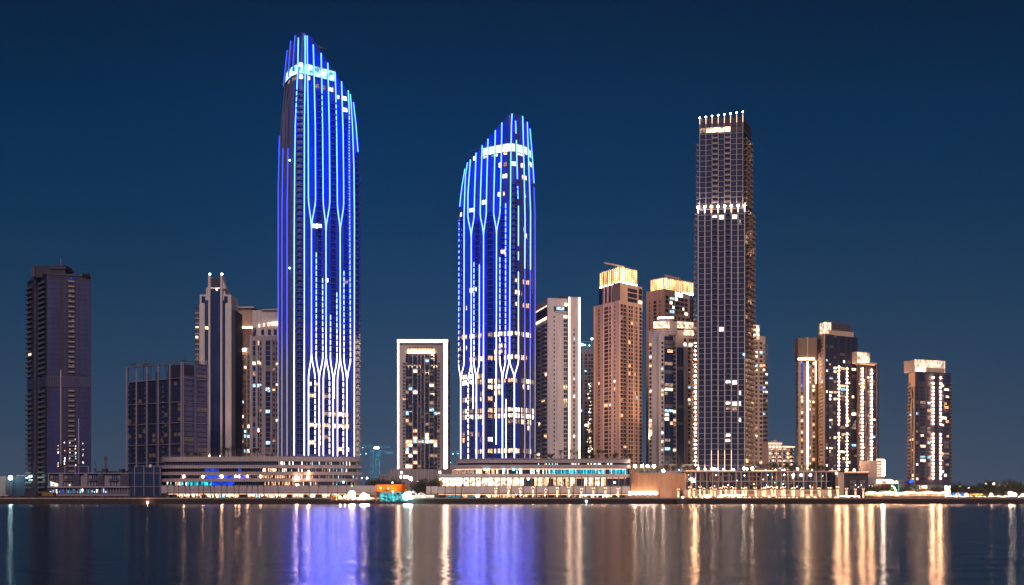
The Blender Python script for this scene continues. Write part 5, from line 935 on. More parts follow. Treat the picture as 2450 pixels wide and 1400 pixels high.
P6 = Path([(2004, 733), (2020, 733)]); P6.pb(B.part('shaft'), 2005, 2019.5, 3, B.z(1132), -6, 0, M['tan']); P6.pb(B.part('cap'), 2004, 2020, B.z(1132), B.z(1130.5), -7, .8, M['offw']); P6.pb(B.part('pool_of_light'), 2000, 2003, B.z(1134), B.z(1130), -1, 0, E['white']); B.done()
B = Pod('terrace_building', 'low lit terrace building with bulbs, between the dark pavilion and the floodlight', 'building', 780, 2105)
P7 = Path([(2078, 780), (2150, 780)]); P7.pb(B.part('wall'), 2078, 2100, 3, B.z(1143), -10, 0, M['grey']); P7.pb(B.part('wall'), 2100, 2132, 3, B.z(1150), -10, -.5, M['umber']); P7.pb(B.part('roof_light'), 2098, 2134, B.z(1150), B.z(1147.5), -.2, .3, E['warm']); P7.pb(B.part('awning'), 2112, 2147, B.z(1158), B.z(1156), 0, 3, M['cloth'])
for x in (2100, 2106, 2123, 2128, 2136, 2144): v = P7.at(P7.S(x), .5); B.rep('bulb').ball((v.x, v.y, B.z(1154)), .8, E['warm'])
for i in range(6): P7.pb(B.rep('window'), 2079+i*3.4, 2081+i*3.4, B.z(1165), B.z(1160), 0, .2, W['dim' if i % 2 else 'warm'])
B.done()
# P0 left townhouses and glass box
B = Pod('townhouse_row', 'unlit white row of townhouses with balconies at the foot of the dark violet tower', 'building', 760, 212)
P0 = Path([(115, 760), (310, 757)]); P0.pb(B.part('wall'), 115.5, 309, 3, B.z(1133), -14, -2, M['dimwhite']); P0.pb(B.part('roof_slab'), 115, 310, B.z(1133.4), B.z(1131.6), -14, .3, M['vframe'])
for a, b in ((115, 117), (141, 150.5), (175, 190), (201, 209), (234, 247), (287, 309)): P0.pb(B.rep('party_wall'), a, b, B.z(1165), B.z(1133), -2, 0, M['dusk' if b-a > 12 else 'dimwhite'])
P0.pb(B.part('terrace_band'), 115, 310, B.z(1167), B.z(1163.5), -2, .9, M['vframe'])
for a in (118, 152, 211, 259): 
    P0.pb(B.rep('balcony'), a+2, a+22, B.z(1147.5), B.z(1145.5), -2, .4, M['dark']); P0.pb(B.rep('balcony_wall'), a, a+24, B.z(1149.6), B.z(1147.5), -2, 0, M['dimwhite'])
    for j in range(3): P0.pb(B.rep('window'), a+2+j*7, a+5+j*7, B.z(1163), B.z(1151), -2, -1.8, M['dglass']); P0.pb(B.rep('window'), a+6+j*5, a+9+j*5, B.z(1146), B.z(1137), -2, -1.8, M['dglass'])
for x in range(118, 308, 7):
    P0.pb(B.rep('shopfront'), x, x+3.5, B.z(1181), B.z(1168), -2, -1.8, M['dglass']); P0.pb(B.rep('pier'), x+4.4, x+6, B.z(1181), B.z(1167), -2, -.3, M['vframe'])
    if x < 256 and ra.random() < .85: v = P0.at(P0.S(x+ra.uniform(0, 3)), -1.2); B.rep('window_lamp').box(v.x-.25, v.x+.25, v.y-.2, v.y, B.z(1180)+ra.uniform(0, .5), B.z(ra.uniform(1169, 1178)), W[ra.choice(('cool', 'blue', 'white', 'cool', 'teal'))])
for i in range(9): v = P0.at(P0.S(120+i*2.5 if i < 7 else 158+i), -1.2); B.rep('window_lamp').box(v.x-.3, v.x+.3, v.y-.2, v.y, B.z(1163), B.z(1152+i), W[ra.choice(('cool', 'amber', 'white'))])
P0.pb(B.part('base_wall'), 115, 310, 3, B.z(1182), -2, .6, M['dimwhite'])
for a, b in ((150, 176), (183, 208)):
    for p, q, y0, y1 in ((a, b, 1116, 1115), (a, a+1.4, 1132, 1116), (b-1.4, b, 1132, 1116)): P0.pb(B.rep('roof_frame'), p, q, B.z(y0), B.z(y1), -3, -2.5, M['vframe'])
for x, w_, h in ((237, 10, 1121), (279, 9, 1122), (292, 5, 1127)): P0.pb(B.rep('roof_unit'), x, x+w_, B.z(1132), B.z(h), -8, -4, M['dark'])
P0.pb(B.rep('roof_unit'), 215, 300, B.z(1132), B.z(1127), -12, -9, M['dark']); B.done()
B = Pod('glass_box_building', 'dark glass box cased in a thin white frame beside the white townhouse row', 'building', 752, 350)
Pg = Path([(310, 752), (390, 752)]); Pg.pb(B.part('glass'), 312, 386, 3, B.z(1118), -16, 0, M['nglass']); Pg.pb(B.part('back_volume'), 310, 386, 3, B.z(1134), -20, -16, M['dark'])
for x in (322.5, 345, 369, 384): Pg.pb(B.rep('frame_post'), x-.6, x+.6, 3, B.z(1114.5), .2, .9, M['vframe'])
for y, a, b in ((1115, 322, 384.5), (1132, 306, 388), (1164.5, 306, 388)): Pg.pb(B.rep('frame_beam'), a, b, B.z(y+.5), B.z(y-.5), .25, .85, M['vframe'])
for x in range(347, 384, 3): Pg.pb(B.rep('glazing'), x, x+.4, 3, B.z(1133), .01, .2, M['lglass'])
B.done()
# far left yard
B = Pod('work_yard_shed', 'blue hoarded work yard shed under a blazing floodlight at the left edge', 'shed', 900, 35)
Pl = Path([(-10, 900), (64, 900)]); Pl.pb(B.part('wall'), 12, 63, 3, B.z(1141), -12, 0, mat('blue_hoarding', (.006, .035, .08))); Pl.pb(B.part('wall'), -10, 14, 3, B.z(1140), -12, .6, M['grey']); Pl.pb(B.part('roof_light'), 40, 62, B.z(1138.6), B.z(1137.8), 0, .3, W['amber'])
mb = B.part('scaffold')
for x in range(16, 31, 3): a = wx(x, 896); mb.box(a-.1, a+.1, 896, 896.2, 3, B.z(1144), M['metal'])
for y in range(1146, 1175, 5): mb.box(wx(15, 896), wx(31, 896), 896, 896.2, B.z(y), B.z(y)+.2, M['metal'])
mb = B.part('floodlight'); c = (wx(25, 893), 893, wz(1143, 893)); mb.ball(c, 1.35, emat('lamp_icy_flood', (.65, 1, .95), 60)); B.part('floodlight_mast').bar((c[0], 893.4, 3), (c[0], 893.4, c[2]-1), .15, M['metal'], 5); B.done()
B = Pod('site_cabin', 'beige site cabins beside the yard at the extreme left of the shore', 'cabin', 740, 8); Pl = Path([(-15, 740), (40, 740)])
Pl.pb(B.part('cabin'), -15, 18, 3, B.z(1184), -6, 0, M['mauve']); Pl.pb(B.part('cabin'), 98, 126, 3, B.z(1178), -6, -1, mat('ochre_panel', (.20, .11, .03))); Pl.pb(B.part('window'), -8, 8, B.z(1192), B.z(1187), 0, .1, M['pane'])
B.done()
# ---------------------------------------------------------------- cranes
def crane(name, label, px, Y, mast_top, jib, m, w_=2.2, lamp=None, base=3.0, counter=None):
    r = thing(name, label, 'crane', (wx(px, Y), Y, base)); x = wx(px, Y); zt = wz(mast_top, Y); mb = MB(); h = w_/2
    for dx in (-h, h):
        for dy in (-h, h): mb.bar((x+dx, Y+dy, base), (x+dx, Y+dy, zt), w_*.09, m, 4)
    z = base; k = 0
    while z < zt-w_:
        for (a, b) in (((-h, -h), (h, -h)), ((h, -h), (h, h)), ((h, h), (-h, h)), ((-h, h), (-h, -h))):
            if k % 2: a, b = b, a
            mb.bar((x+a[0], Y+a[1], z), (x+b[0], Y+b[1], z+w_*1.3), w_*.05, m, 3)
        z += w_*1.3; k += 1
    mb.build('mast', r); mb = MB(); mb.box(x-h*1.4, x+h*1.4, Y-h, Y+h, zt-w_*1.5, zt+w_*.6, m); mb.build('cab', r); mb = MB()
    (x0, y0), (x1, y1) = jib; a = Vector((wx(x0, Y), Y, wz(y0, Y))); b = Vector((wx(x1, Y), Y, wz(y1, Y))); n_ = 26
    for o in (Vector((0, 0, 0)), Vector((0, 0, w_*.9))): mb.bar(a+o, b+o*.4, w_*.1, m, 4)
    for i in range(n_): p = a.lerp(b, i/n_); q = a.lerp(b, (i+1)/n_); mb.bar(p, q+Vector((0, 0, w_*.8*(1-.6*i/n_))), w_*.05, m, 3)
    jb = mb.build('jib', r); LOC[jb.name] = worldloc(r)
    if lamp:
        for (lx, ly, lw, lh, e) in lamp: mb = MB(); mb.box(wx(lx-lw/2, Y), wx(lx+lw/2, Y), Y-1.6, Y-1.2, wz(ly+lh/2, Y), wz(ly-lh/2, Y), e); mb.build('work_light', jb)
    return r
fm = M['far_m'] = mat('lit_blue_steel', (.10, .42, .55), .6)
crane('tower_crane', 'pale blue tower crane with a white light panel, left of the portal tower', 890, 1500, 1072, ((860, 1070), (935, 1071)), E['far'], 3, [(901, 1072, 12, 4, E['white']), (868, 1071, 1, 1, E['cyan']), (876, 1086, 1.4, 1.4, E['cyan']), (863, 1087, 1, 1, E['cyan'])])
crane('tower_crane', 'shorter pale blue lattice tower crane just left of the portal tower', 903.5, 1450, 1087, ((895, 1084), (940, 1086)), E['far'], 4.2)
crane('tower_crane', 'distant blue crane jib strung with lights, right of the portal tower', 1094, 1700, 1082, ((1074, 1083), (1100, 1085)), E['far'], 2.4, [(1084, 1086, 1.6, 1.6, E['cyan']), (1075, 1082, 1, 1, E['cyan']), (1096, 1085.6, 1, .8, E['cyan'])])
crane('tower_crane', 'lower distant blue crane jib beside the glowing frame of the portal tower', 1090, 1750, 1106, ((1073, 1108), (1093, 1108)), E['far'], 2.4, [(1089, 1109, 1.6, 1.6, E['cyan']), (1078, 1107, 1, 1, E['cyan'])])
crane('tower_crane', 'dark rust coloured crane mast rising behind the white townhouse row', 253, 900, 1095, ((250, 1096), (254, 1092)), mat('rusty_steel', (.18, .08, .05)), 1.1)
crane('mobile_crane', 'small dark mobile crane with a raised boom left of the rust coloured mast', 228, 930, 1122, ((226, 1103), (232, 1124)), M['dark'], .6)
# ---------------------------------------------------------------- prototypes and copies
def proto(name, cat, parts):
    r = bpy.data.objects.new(name, None); C.objects.link(r); LOC[r.name] = Vector((0, 0, 0)); r['category'] = cat
    for k, mb in parts: mb.build(k, r)
    return r
FIRST = {}
def place(pr, x, Y, z, label, group=None, rz=0, s=1.):
    if pr.name not in FIRST: FIRST[pr.name] = 1; r = pr
    else:
        r = pr.copy(); C.objects.link(r)
        for ch in pr.children:
            c = ch.copy(); C.objects.link(c); c.parent = r
            for g_ in ch.children: d = g_.copy(); C.objects.link(d); d.parent = c
    r.location = (x, Y, z); r.rotation_euler = (0, 0, rz); r.scale = (s, s, s); r['label'] = label
    if group: r['group'] = group
    return r
def frond(mb, c, az, L, rise, droop, m, k=8):
    d = Vector((math.cos(az), math.sin(az), 0)); sd = Vector((-d.y, d.x, 0)); pts = []
    for i in range(k+1): t = i/k; pts.append(Vector(c)+d*(L*t*(1-.15*t))+Vector((0, 0, rise*t-droop*t*t)))
    for i in range(k):
        a, b = pts[i], pts[i+1]; w_ = L*.17*(1-(i/k)**2)+.05
        for sg in (-1, 1):
            for j in (.1, .6): p = a.lerp(b, j); q = a.lerp(b, j+.3); tip = a.lerp(b, j+.9)+sd*sg*w_+Vector((0, 0, -w_*.55)); mb.poly([p, q, tip], m)
        mb.poly([a+sd*.04, b+sd*.04, b-sd*.04, a-sd*.04], m)
def palm_proto(H, L, nf, seed, bark='bark', wrap=False, tied=False, name='palm_tree'):
    r = random.Random(seed); t = MB(); prev = Vector((0, 0, 0)); lean = (r.uniform(-.5, .5), r.uniform(-.3, .3))
    for i in range(6): nx = Vector((lean[0]*((i+1)/6)**2, lean[1]*((i+1)/6)**2, H*(i+1)/6)); t.bar(prev, nx, .27-.02*i if i else .34, M[bark], 7, .25-.02*i); prev = nx
    cmb = MB()
    for i in range(nf):
        az = i*2.399+r.uniform(-.2, .2); q = i/nf
        if tied: frond(cmb, prev, az, L*.45, L*1.0*(.6+.5*r.random()), L*.1, M['leaf'], 5)
        else: frond(cmb, prev, az, L*(.8+.3*r.random()), L*(1.1-1.1*q), L*(.75+.3*r.random()), M['leaf'])
    cmb.ball(prev, .45, M['bark'], 6, 4)
    parts = [('trunk', t), ('crown', cmb)]
    if wrap:
        s = MB(); n_ = 46
        for i in range(n_):
            z = .2+(H-.2)*i/n_; a = i*1.35; cx = lean[0]*(z/H)**2; cy = lean[1]*(z/H)**2; s.box(cx+.33*math.cos(a)-.09, cx+.33*math.cos(a)+.09, cy+.33*math.sin(a)-.09, cy+.33*math.sin(a)+.09, z, z+.09, E['fairy'])
        for i in range(16):
            az = i*2.399; p = prev+Vector((math.cos(az)*.7, math.sin(az)*.7, .5+.2*(i % 4))); s.box(p.x-.07, p.x+.07, p.y-.07, p.y+.07, p.z, p.z+.1, E['fairy'])
        t.kids.append(('fairy_lights', s))
    return proto(name, 'palm tree', parts)
def bushy(seed, rad, H, m='tree', trunk=1.5, n_=420):
    r = random.Random(seed); t = MB(); t.bar((0, 0, 0), (0, 0, trunk), .2, M['bark'], 6, .13); c = MB(); cl = [(Vector((r.gauss(0, rad*.45), r.gauss(0, rad*.45), trunk+r.uniform(.1, .9)*(H-trunk))), r.uniform(.35, .7)*rad) for _ in range(9)]
    for q, rr in cl: t.bar((0, 0, trunk*.8), tuple(q), .07, M['bark'], 4, .03)
    for i in range(n_):
        q, rr = r.choice(cl); d = Vector((r.gauss(0, 1), r.gauss(0, 1), r.gauss(0, .8))).normalized()*rr*r.uniform(.5, 1.05); p = q+d
        if p.z < .2: continue
        u = Vector((r.gauss(0, 1), r.gauss(0, 1), r.gauss(0, 1))).normalized()*.32; v = Vector((r.gauss(0, 1), r.gauss(0, 1), r.gauss(0, 1))).normalized()*.3; c.poly([p-u, p+v*.5, p+u, p-v*.5], M[m])
    return proto('tree', 'tree', [('trunk', t), ('crown', c)])
DK = wz(1094, 745)
pd = [palm_proto(5.2, 3.0, 20, 31+i) for i in range(3)]
dl = [515, 528, 537, 545, 556, 566, 578, 588, 597, 606, 617]
for i, px in enumerate(dl): place(pd[i % 3], wx(px, 762), 760+ra.uniform(-2, 5), DK, 'dark palm on the deck of the left podium, %s from the left' % ORD[i], 'palms on the left podium deck', ra.uniform(0, 6), ra.uniform(.75, 1.15))
dr = [1208, 1250, 1281, 1302, 1342.5, 1363, 1382, 1393, 1414, 1431.5, 1443, 1500]
DK2 = wz(1099.5, 745)
for i, px in enumerate(dr): place(pd[(i+1) % 3], wx(px, 752), 752+ra.uniform(-2, 2), DK2, 'dark palm on the roof deck of the right podium, %s from the left' % ORD[i], 'palms on the right podium deck', ra.uniform(0, 6), ra.uniform(.8, 1.05) if px > 1300 else .7)
sh = [bushy(5+i, 1.8, 3.4, trunk=1.0) for i in range(2)]; k = 0
for px, w_, z_, Y in [(450, 1, DK, 757), (466, .9, DK, 757), (478, .7, DK, 757), (640, .7, DK, 757), (650, .6, DK, 757), (1317, 1, DK2, 752), (1472, 1.1, DK2, 752), (1505, 1, DK2, 752), (1420, .8, DK2, 751), (1454, .6, DK2, 751)]:
    place(sh[k % 2], wx(px, Y), Y, z_, 'dark shrub on the %s podium deck, %s of its row from the left' % ('left' if px < 700 else 'right', ORD[k if px < 700 else k-5]), 'shrubs on the podium decks', k, w_); k += 1
# tied up young palms along the shore
tp = [palm_proto(6.3, 1.5, 10, 51+i, tied=True) for i in range(3)]
ts = [401.5, 419, 428, 447, 456, 475, 487, 506, 513, 531, 542.5, 561, 572, 590, 602, 619, 632, 666, 741.6, 759, 783.5, 807.6, 828]
for i, px in enumerate(ts): place(tp[i % 3], wx(px, 718), 717+ra.uniform(-2, 3), PZ, 'slim bare palm before the left shopping arcade, %s from the left' % ORD[i], 'slim palms before the left arcade', ra.uniform(0, 6), ra.uniform(.95, 1.1))
ts = [1032, 1047.5, 1064, 1090, 1104, 1194, 1222.6, 1254, 1283.6, 1312, 1341, 1372, 1402, 1429, 1459, 1487]
for i, px in enumerate(ts): place(tp[i % 3], wx(px, 715), 714+ra.uniform(-2, 3), PZ, 'slim unlit palm before the right quay arcade, %s from the left' % ORD[i], 'slim unlit palms before the right arcade', ra.uniform(0, 6), ra.uniform(.95, 1.1))
lp = [palm_proto(4.3, 1.5, 12, 61+i, 'tan', wrap=True, tied=True) for i in range(3)]
ts = [1186, 1215.6, 1245, 1275, 1304, 1333, 1361, 1390, 1419.5, 1448, 1478]
for i, px in enumerate(ts): place(lp[i % 3], wx(px, 712), 711+ra.uniform(-1, 1), PZ, 'palm wrapped in fairy lights before the right quay arcade, %s from the left' % ORD[i], 'light wrapped palms before the right arcade', ra.uniform(0, 6), ra.uniform(.9, 1.15))
ts = [1623, 1648.6, 1660, 1674.7, 1686, 1702, 1710.6, 1723.7, 1736.7, 1750.6, 1759.6, 1776.7, 1784, 1808.6, 1825, 1830.6, 1847.8, 1853.5, 1870.6, 1877, 1896, 1899.5, 1917.5, 1921, 1941.6, 1961.8, 1983.4, 1987, 2005, 2025, 2046.7, 2065.6]
for i, px in enumerate(ts): Y = 708+ra.uniform(0, 9); place(lp[i % 3], wx(px, Y), Y, PZ, 'light wrapped palm along the pink promenade wall, %s from the left' % ORD[i], 'light wrapped palms along the pink wall', ra.uniform(0, 6), ra.uniform(.9, 1.2))
# round trees on the framed podium and trees by the quay
rt = [bushy(15+i, 2.6, 5.2, trunk=1.6, n_=520) for i in range(3)]; DK3 = wz(1127, 765)
TR = []
for px in (1596, 1611, 1623, 1645, 1660, 1812, 1842, 1851, 1862, 1880, 1887, 1903, 1921, 1935, 1948, 1957, 1972): TR.append((px, 772, DK3, ra.uniform(.6, 1.05), 'round tree on the roof terrace of the framed glass podium'))
for px in (1513, 1525, 1541, 1556, 1578): TR.append((px, 752, wz(1133, 735), ra.uniform(.7, .95), 'small tree on the roof of the peach curved hall'))
for px in (893, 903, 912, 921, 930, 940, 948): TR.append((px, 760, 3, ra.uniform(1.7, 2.1), 'dark tree behind the orange lit pontoon'))
for px in (1000, 1010, 1020, 1030, 1038, 1046): TR.append((px, 752, 3, ra.uniform(1.5, 2.3), 'tree left of the sweeping terraced podium'))
for px in (2090, 2104, 2118, 2131, 2144, 2160, 2172, 2184, 2240, 2252): TR.append((px, 745+(px % 7)*3, 3, ra.uniform(1.0, 1.8), 'tree behind the glowing market'))
for px in (2282, 2291, 2300, 2312, 2322, 2330, 2336, 2345, 2352, 2361, 2372, 2385, 2398, 2412, 2425, 2438, 2448): TR.append((px, 760+(px % 5)*8, 3, ra.uniform(1.1, 2.0), 'dark tree on the shore right of the lone tower'))
cnt = {}
for i, (px, Y, z, s_, lb) in enumerate(TR):
    cnt[lb] = cnt.get(lb, -1)+1; place(rt[i % 3], wx(px, Y), Y, z, lb+', '+ORD[cnt[lb]]+' from the left', lb.replace('round tree', 'round trees').replace('tree ', 'trees ', 1) if 'round' not in lb else 'round trees on the framed podium terrace', ra.uniform(0, 6), s_)
# lamps: posts with a glowing head
def lamp_proto(r_, e, H, name='street_lamp'):
    p = MB(); p.bar((0, 0, 0), (0, 0, H-r_), .12, M['black'], 6, .07); h = MB(); h.ball((0, 0, H), r_, E[e] if isinstance(e, str) else e, 10, 6); b_ = MB(); b_.bar((0, 0, 0), (0, 0, .5), .25, M['black'], 8); p.kids.append(('lamp_head', h)); return proto(name, 'street lamp', [('post', p), ('base', b_)])
def lamp_at(px, py, Y, base, r_, e, label, group=None, name='street_lamp'):
    H = wz(py, Y)-base; r_ *= .72; pr_ = lamp_proto(r_, e, max(H, r_*2), name); FIRST[pr_.name] = 1; pr_.location = (wx(px, Y), Y, base); pr_['label'] = label
    if group: pr_['group'] = group
g = 'globe lamps on the peach hall roof'
for i, px in enumerate((1519.5, 1536.5, 1549, 1564.5)): lamp_at(px, 1115.5, 748, wz(1133, 735), 1.1, 'flood', 'bright globe lamp on the roof of the peach curved hall, %s from the left' % ORD[i], g)
lamp_at(1587, 1129, 740, wz(1133, 735), 1.1, 'flood', 'blazing lamp at the right end of the peach hall roof')
for i, (px, y, r_, e) in enumerate(((1671, 1128, .9, 'spot'), (1687, 1131, .7, 'spot'), (1704, 1130, .8, 'flood'), (1710, 1131, .8, 'spot'), (1716, 1130, .7, 'spot'), (1730.5, 1129.5, .7, 'white'), (1752, 1130, .6, 'white'), (1756, 1127, .6, 'white'), (1780, 1125, 1.0, 'flood'), (1787, 1126, .8, 'spot'), (1800, 1130, 1.0, 'flood'), (1624.5, 1129, .45, 'cyan'), (1832, 1130, .4, 'cyan'), (1871, 1131, .4, 'white'), (1897, 1137, .5, 'white'), (1856, 1131, .4, 'bulb'), (1877, 1130, .4, 'bulb'), (1908, 1123, .8, 'spot'), (1943, 1127, .4, 'white'))):
    lamp_at(px, y, 764, DK3 if y < 1131.5 else DK3-3, r_, e, 'terrace lamp on the framed glass podium, %s in its row from the left' % ORD[i], 'terrace lamps on the framed podium')
lamp_at(2025, 1125, 780, 3, .9, 'spot', 'white globe before the broad cluster tower, left of its pair'); lamp_at(2044, 1125, 780, 3, .9, 'spot', 'white globe before the broad cluster tower, right of its pair')
lamp_at(983, 1145, 765, 3, 1.35, 'flood', 'blazing lamp among the trees at the foot of the portal tower'); lamp_at(878, 1144, 770, 3, .65, 'spot', 'street lamp just right of the left podium'); lamp_at(865.5, 1144, 775, 3, .4, 'white', 'small street lamp beside the left podium corner'); lamp_at(939, 1155, 755, 3, .5, 'white', 'small lamp above the orange pontoon')
lamp_at(1000, 1152, 760, 3, .3, 'white', 'tiny lamp between the trees left of the terraced podium')
# tall blazing floodlight column right of the cluster
r = thing('floodlight_mast', 'tall blazing floodlight column right of the tower cluster', 'floodlight', (wx(2113, 800), 800, 3)); mb = MB(); mb.bar((wx(2113, 800), 801, 3), (wx(2113, 800), 801, wz(1102, 800)), .3, M['black'], 6); mb.build('mast', r)
for i in range(6): z = wz(1138-i*6.4, 800); mb = MB(); mb.box(wx(2109.8, 800), wx(2116.2, 800), 799.3, 800.2, z, z+1.2, E['flood']); mb.build('lamp_head', r)
FL = [(2146, 1183, 1.5), (2175, 1185, 1.6), (2204, 1185, 1.7), (2372, 1184, .9), (2418, 1186, 1.6), (2428, 1187, 1.2), (2447, 1185, 1.0), (2227, 1184, .6), (2358, 1158, .6), (2378, 1158, .75), (2298, 1165, .5), (2318, 1168, .55), (2307, 1168, .6)]
for i, (px, y, r_) in enumerate(FL): lamp_at(px, y, 735 if y > 1170 else 790, 3, r_, 'flood' if r_ > 1.1 else 'spot', 'bright lamp along the right hand shore, %s' % ('%s from the left in the market row' % ORD[i] if i < 8 else '%s of the far row' % ORD[i-8]), 'lamps along the right shore')
# ---------------------------------------------------------------- market, tents, umbrellas
def stall(w_, c, m):
    p = MB()
    for x in (-w_/2, w_/2):
        for y in (-1.2, 1.2): p.bar((x, y, 0), (x, y, 2.4), .06, M['black'], 4)
    r_ = MB(); r_.hexa([(-w_/2-.2, -1.5, 2.4), (w_/2+.2, -1.5, 2.4), (w_/2+.2, 1.5, 2.4), (-w_/2-.2, 1.5, 2.4)], [(-w_/4, -.2, 3.2), (w_/4, -.2, 3.2), (w_/4, .2, 3.2), (-w_/4, .2, 3.2)], c); k = MB(); k.box(-w_/2+.2, w_/2-.2, -.9, -.4, 0, 1, M['umber']); l = MB()
    for i in range(4): l.ball((-w_/2+w_*(i+.5)/4, -1.2, 2.25), .10, m, 6, 4)
    l.box(-w_/2+.3, w_/2-.3, .9, 1.0, .9, 2.0, W['amber']); r_.kids.append(('lights', l)); return proto('market_stall', 'market stall', [('post', p), ('canopy', r_), ('counter', k)])
ST = [stall(4, M['cloth'], E['bulb']), stall(3, M['peach'], E['bulb']), stall(5, M['orange'], E['white'])]
xs_ = [2080, 2092, 2103, 2113, 2124, 2136, 2149, 2161, 2172, 2184, 2196, 2207, 2219, 2230, 2243, 2255]
for i, px in enumerate(xs_): Y = 714+ra.uniform(0, 8); place(ST[i % 3], wx(px, Y), Y, PZ, 'lit market stall on the right quay, %s from the left' % ORD[i], 'market stalls on the right quay', ra.uniform(-.2, .2), ra.uniform(.95, 1.3))
for i in range(4):
    px = 2082+i*46; r = thing('festoon_lights', 'string of festoon bulbs over the market, %s span from the left' % ORD[i], 'string lights', (wx(px, 712), 712, PZ), 'festoon spans over the market'); c_ = MB(); b_ = MB(); p_ = MB(); a = wx(px, 712); d_ = wx(px+46, 712)-a
    for q in range(24): t_ = q/23; z_ = PZ+3.6-.9*math.sin(math.pi*t_); c_.bar((a+d_*t_, 712, z_+.2), (a+d_*(t_+.04), 712, PZ+3.8-.9*math.sin(math.pi*min(1, t_+.04))), .03, M['black'], 3); b_.ball((a+d_*t_, 712, z_), .10, E['bulb'], 5, 4)
    p_.bar((a, 712, PZ), (a, 712, PZ+4), .08, M['black'], 5); c_.build('cable', r); b_.build('bulbs', r); p_.build('pole', r)
# shore bollard lights along the right quay
bp_ = MB().bar((0, 0, 0), (0, 0, .7), .12, M['black'], 6); bp_.kids.append(('lamp_head', MB().ball((0, 0, .85), .10, E['bulb'], 6, 4)))
bl = proto('bollard_light', 'bollard light', [('post', bp_)])
for i in range(38): px = 2262+i*5; place(bl, wx(px, 703), 702.5+ra.uniform(0, 1.5), PZ, 'small bollard light along the dark quay edge, %s from the left' % ORD[i], 'bollard lights on the right quay edge', 0, ra.uniform(.8, 1.3))
# tree dressed in green lights, mast with teal light
r = thing('dressed_tree', 'cone shaped tree dressed in green lights behind the market', 'tree', (wx(2137, 726), 726, PZ)); mb = MB(); l_ = MB(); x0 = wx(2137, 726)
for i in range(420): h = ra.random()**.8; rr = (1-h)*2.6+.2; a = ra.uniform(0, 6.28); p = Vector((x0+rr*math.cos(a), 726+rr*math.sin(a), PZ+.8+h*7.2)); u = Vector((ra.gauss(0, .3), ra.gauss(0, .3), ra.gauss(0, .2))); mb.poly([p-u, p+Vector((.2, .1, -.3)), p+u], M['tree'])
for i in range(60): h = ra.random(); rr = (1-h)*2.7+.3; a = ra.uniform(3.2, 6.2); l_.ball((x0+rr*math.cos(a), 726+rr*math.sin(a), PZ+.8+h*7), .12, E['green'] if i % 4 else E['bulb'], 5, 3)
mb.build('crown', r); l_.build('fairy_lights', r); MB().bar((x0, 726, PZ), (x0, 726, PZ+7.5), .15, M['bark'], 5).build('trunk', r)
r = thing('light_mast', 'tall thin mast glowing teal above the market', 'mast', (wx(2150, 722), 722, PZ)); MB().bar((wx(2150, 722), 722, PZ), (wx(2148, 722), 722, wz(1120, 722)), .14, M['metal'], 5, .04).build('pole', r); MB().bar((wx(2150, 722), 721.7, wz(1182, 722)), (wx(2149, 722), 721.8, wz(1150, 722)), .14, emat('lamp_teal', (.05, .7, .5), 2.2), 5, .05).build('light_strip', r)
def tent(px, w_, h, label, m, inner, Y=716):
    r = thing('tent', label, 'tent', (wx(px, Y), Y, PZ), None); a = wx(px, Y); mb = MB(); n_ = 10
    for i in range(n_):
        t0, t1 = i/n_, (i+1)/n_; f = lambda t: (a-w_/2+w_*t, h*(1-abs(2*t-1)**1.6)); (xa, za), (xb, zb) = f(t0), f(t1); mb.hexa([(xa, Y-1.5, PZ), (xb, Y-1.5, PZ), (xb, Y+2, PZ), (xa, Y+2, PZ)], [(xa, Y-1.5, PZ+za+.05), (xb, Y-1.5, PZ+zb+.05), (xb, Y+2, PZ+zb*.9+.05), (xa, Y+2, PZ+za*.9+.05)], m)
    mb.build('canopy', r); MB().box(a-w_*.2, a+w_*.2, Y-1.8, Y-1.55, PZ+.1, PZ+h*.45, inner).build('doorway', r)
EM = emat('lamp_lit_canvas', (1, .9, .8), 1.1, var=.3, scale=(.6, .6, .6)); EB = emat('lamp_blue_canvas', (.04, .22, 1), 1.0)
for i, (px, w_, m, inn) in enumerate(((2270, 2.6, EM, M['dark']), (2280.5, 2.6, EB, M['dark']), (2291, 2.8, EM, M['umber']), (2301.5, 2.6, EB, M['dark']), (2311, 2.6, EM, M['dark']))): tent(px, w_, 3.0, '%s peaked tent on the right quay, %s of its kind from the left' % ('glowing white' if m is EM else 'blue lit', ('first', 'first', 'second', 'second', 'third')[i]), m, inn)
r = thing('banner', 'long orange glowing banner line behind the tents', 'banner', (wx(2330, 728), 728, PZ)); MB().box(wx(2282, 728), wx(2352, 728), 728, 728.2, wz(1183.5, 728), wz(1181.8, 728), emat('lamp_amber_line', (1, .42, .10), 2.2, var=.5, scale=(.3, .3, .3))).build('panel', r)
for i in range(8): MB().bar((wx(2284+i*9.5, 728), 728.3, PZ), (wx(2284+i*9.5, 728), 728.3, wz(1182, 728)), .06, M['black'], 4).build('post', r)
um = MB(); um.bar((0, 0, 0), (0, 0, 2.2), .05, M['black'], 4); uc = MB()
for i in range(8): a, b = i*math.pi/4, (i+1)*math.pi/4; uc.poly([(1.5*math.cos(a), 1.5*math.sin(a), 2.0), (1.5*math.cos(b), 1.5*math.sin(b), 2.0), (0, 0, 2.75)], M['cloth']); uc.poly([(1.5*math.cos(b), 1.5*math.sin(b), 1.97), (1.5*math.cos(a), 1.5*math.sin(a), 1.97), (0, 0, 2.7)], M['cloth'])
ul = MB(); ul.ball((0, 0, 1.8), .10, E['bulb'], 6, 4); ut = MB(); ut.bar((0, 0, .7), (0, 0, .76), .5, M['umber'], 8); ut.bar((0, 0, 0), (0, 0, .7), .06, M['black'], 4)
um.kids.append(('lamp', ul)); ub = proto('parasol', 'parasol', [('pole', um), ('canopy', uc), ('table', ut)])
